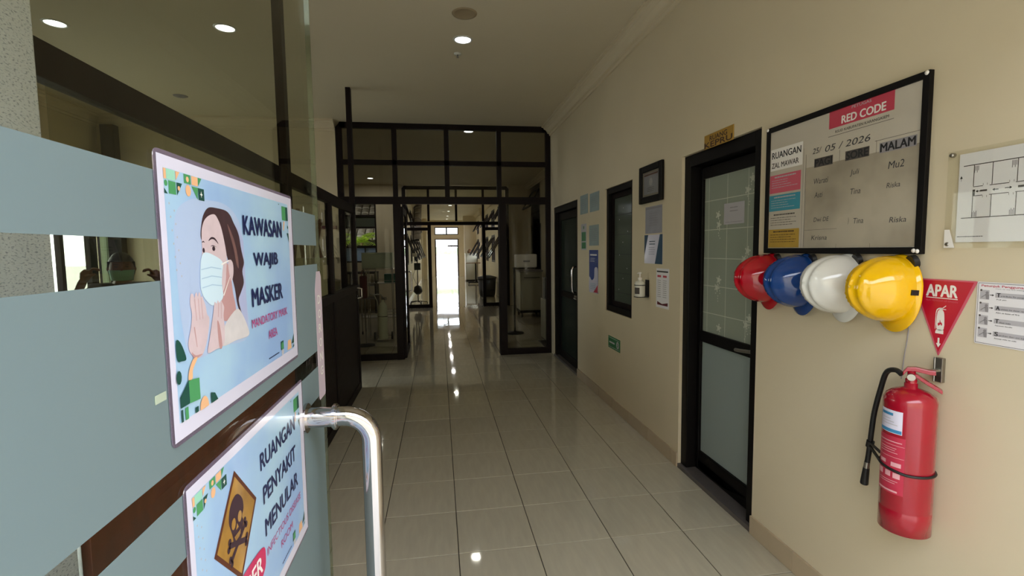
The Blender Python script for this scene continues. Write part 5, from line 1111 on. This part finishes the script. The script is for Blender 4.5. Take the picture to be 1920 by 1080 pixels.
bn = thing('waste_bin', 'large black waste bin beyond the second doorway', 'bin', (1.55, 16.0, 0)); b = MB(); b.lathe([(0.0, 0.0), (0.24, 0.0), (0.27, 0.1), (0.30, 0.60), (0.0, 0.60)], 20); b.build('bin_body', 'blackplastic', bn); b = MB(); b.lathe([(0.31, 0.58), (0.325, 0.6), (0.32, 0.64), (0.1, 0.70), (0, 0.70)], 20); b.build('lid', 'blackplastic', bn)
ob = thing('overbed_table', 'overbed table on a single column in the far corridor', 'table', (1.62, 22.2, 0)); MB().box(-0.42, -0.2, 0.93, 0.28, 0.2, 0.96).build('table_top', 'wood', ob, bevel=0.005); MB().tube([(0.02, 0, 0.08), (0.02, 0, 0.93)], 0.035, 10).build('column', 'black', ob)
b = MB(); b.box(-0.33, -0.2, 0.05, 0.2, -0.15, 0.09); b.box(-0.33, 0.15, 0.05, 0.2, 0.2, 0.09); b.box(-0.02, -0.2, 0.05, 0.06, 0.2, 0.09); b.build('base', 'black', ob)
for sx in (-0.3, 0.17):
    for sy in (-0.175, 0.175): MB().tube([(sx-0.01, sy, 0.025), (sx+0.01, sy, 0.025)], 0.025, 8).build('castor', 'rubber', ob)
fr = thing('cabinet', 'white waist-high cabinet against the far right pier', 'cabinet', (1.52, 24.6, 0)); MB().box(-0.22, -0.3, 0.06, 0.36, 0.3, 1.38).build('cabinet_body', 'cabwhite', fr, bevel=0.006); MB().box(-0.20, -0.315, 0.08, 0.34, -0.3, 1.36).build('door', 'cabwhite', fr, bevel=0.004); MB().box(-0.2, -0.28, 0, 0.34, 0.28, 0.06).build('plinth', 'black', fr)
o = MB().lathe([(0, 0), (0.10, 0), (0.12, 0.08), (0.06, 0.2), (0.0, 0.22)], 12).build('pot', 'wood', loc=(1.52, 24.5, 1.38)); tag(o, 'brown rounded pot on the far white cabinet', 'pot')

# ---------------------------------------------------------------- outdoors
struct(MB().box(-14, -6.4, -0.1, 14, -6.0, 4.6).build('wall_added_daylight_block', 'wall'))  # unseen wall added behind the camera to cut low daylight deep inside
struct(MB().box(-14, -6.5, 4.6, 14, -5.3, 4.75).build('roof_added_daylight_block', 'roof'))  # roof edge of the added unseen wall
M['hedgeleaf'] = mat('pale_hedge_leaf', 'b4c49a', 0.7, var=0.25, vscale=3); M['paving'] = mat('pale_paving', 'dcd8cf', 0.8, var=0.06, vscale=3); M['palewall'] = mat('pale_garden_wall', 'e8dccf', 0.8, var=0.06, vscale=2)  # hedge leaf is just a paler green, so the hedge stays faint
g_ = MB(); g_.box(-60, -40, -0.2, 60, -0.06, -0.07); g_.box(-60, 28.8, -0.2, 60, 80, -0.07); g_.box(-60, -0.06, -0.2, -4.35, 28.8, -0.07); g_.box(2.62, -0.06, -0.2, 60, 28.8, -0.07); struct(g_.build('ground', 'concrete'))
struct(MB().box(-4.35, 13.36, -0.2, -1.09, 28.8, -0.07).build('ground_yard', 'paving')); struct(MB().box(2.06, 13.36, -0.2, 2.61, 28.8, -0.07).build('ground_side_yard', 'paving')); struct(MB().box(-12, 28.86, -0.069, 12, 50, -0.055).build('ground_courtyard', 'paving'))
# neighbouring roof with tiles, seen through the lobby window
rfp = thing('tiled_roof', 'pale tiled roof of the next building through the lobby window', 'roof', (-3.05, 17.0, 1.9))
MB().box(-1.0, 0.02, -0.25, 1.6, 0.10, 0.0).build('fascia', 'dark2', rfp)
MB().prism([(-1.3, -0.05), (2.4, -0.05), (2.4, -0.02), (-1.3, -0.02)], 0.0, 3.2).build('roof_underlay', 'black', rfp).rotation_euler = (0.62, 0, 0)
b = MB(); sl = 0.62
for i in range(11):
    for j in range(14):
        if (i*7+j*3) % 97 == 96: continue
        x = -1.3+0.27*j; y = 0.0+0.34*i*math.cos(sl); z = 0.34*i*math.sin(sl)+0.01
        vs = []
        for k in range(5):
            a = k/4; zz = 0.035*math.sin(a*PI)
            vs += [(x+0.24*a, y-0.02, z+zz+0.03), (x+0.24*a, y+0.33*math.cos(sl), z+zz+0.33*math.sin(sl)-0.012), (x+0.24*a, y-0.02, z+zz-0.01)]
        fs = [(3*k, 3*k+3, 3*k+4, 3*k+1) for k in range(4)]+[(3*k+2, 3*k+5, 3*k+3, 3*k) for k in range(4)]
        b.add(vs, fs)
b.build('roof_tiles', 'roof', rfp, kind='stuff', fix=False)
for i, x in enumerate((-0.9, 1.4)): MB().box(x, 0.3, -1.97, x+0.14, 0.44, 0.1).build('post', 'outwall', rfp)
MB().box(-1.0, 1.2, -1.97, 1.6, 1.3, 0.6).build('rear_wall', 'outwall', rfp)
def palm(name, x, y, z0, n_, ln, label, m_='leaf', seed=1):
    random.seed(seed); t = thing(name, label, 'plant', (x, y, 0 if z0 < 1 else 0)); 
    MB().tube([(0, 0, -0.07), (0.03, 0, z0*0.5), (0, 0, z0)], [0.05, 0.035, 0.03], 8).build('stem', 'wood', t)
    for k in range(n_):
        a = 2*PI*k/n_+random.random()*0.4; el = 0.3+random.random()*0.9; b = MB(); pts = []
        for i in range(7):
            s_ = i/6*ln; pts.append((math.cos(a)*s_*math.cos(el*0.8), math.sin(a)*s_*math.cos(el*0.8), z0+s_*math.sin(el)-0.55*s_*s_/ln))
        b.tube(pts, 0.006, 4)
        for i in range(1, 7):
            p = Vector(pts[i]); d = (Vector(pts[i])-Vector(pts[i-1])).normalized(); sd2 = d.cross(Vector((0, 0, 1))).normalized()
            for sg_ in (-1, 1):
                for q in (0, 0.5):
                    pp = p-d*ln/6*q; tip = pp+sd2*sg_*ln*0.26+d*ln*0.14+Vector((0, 0, -0.05)); wv = d*0.022*ln
                    b.add([tuple(pp-wv), tuple(pp+wv), tuple(tip)], [(0, 1, 2)])
        b.build('frond', m_, t)
    return t
palm('palm', -2.35, 15.6, 1.80, 17, 0.8, 'yellow green palm outside the lobby window', seed=3)
gw = thing('garden_wall', 'low pinkish courtyard wall beyond the far door', 'wall', (0.6, 35.0, -0.07)); MB().box(-5, 0, 0, 6, 0.2, 1.25).build('wall_body', 'palewall', gw); MB().box(-5.05, -0.04, 1.25, 6.05, 0.24, 1.33).build('coping', 'roof', gw)
hd = thing('hedge', 'green hedge above the courtyard wall beyond the far door', 'hedge', (0.6, 35.8, -0.07)); random.seed(11); b = MB()
for k in range(1600):
    x, y, z = random.uniform(-4, 5), random.uniform(-0.3, 0.4), random.uniform(0.1, 2.0); a = random.random()*6.28; s_ = 0.10
    b.add([(x, y, z), (x+s_*math.cos(a), y+s_*math.sin(a)*0.6, z+0.05), (x+s_*0.3*math.cos(a+1), y, z+s_)], [(0, 1, 2)])
b.build('leaves', 'hedgeleaf', hd, kind='stuff', fix=False); MB().box(-4, 0.0, 0, 5, 0.1, 1.8).build('inner_branches', 'hedgeleaf', hd)
ca = thing('canopy', 'dark canopy beam outside the far doorway', 'canopy', (0.9, 31.0, -0.07)); MB().box(-0.35, -0.1, 1.83, 2.0, 0.1, 1.93).build('beam', 'dark', ca); MB().box(1.85, -0.06, 0, 1.97, 0.06, 1.83).build('post', 'dark', ca)
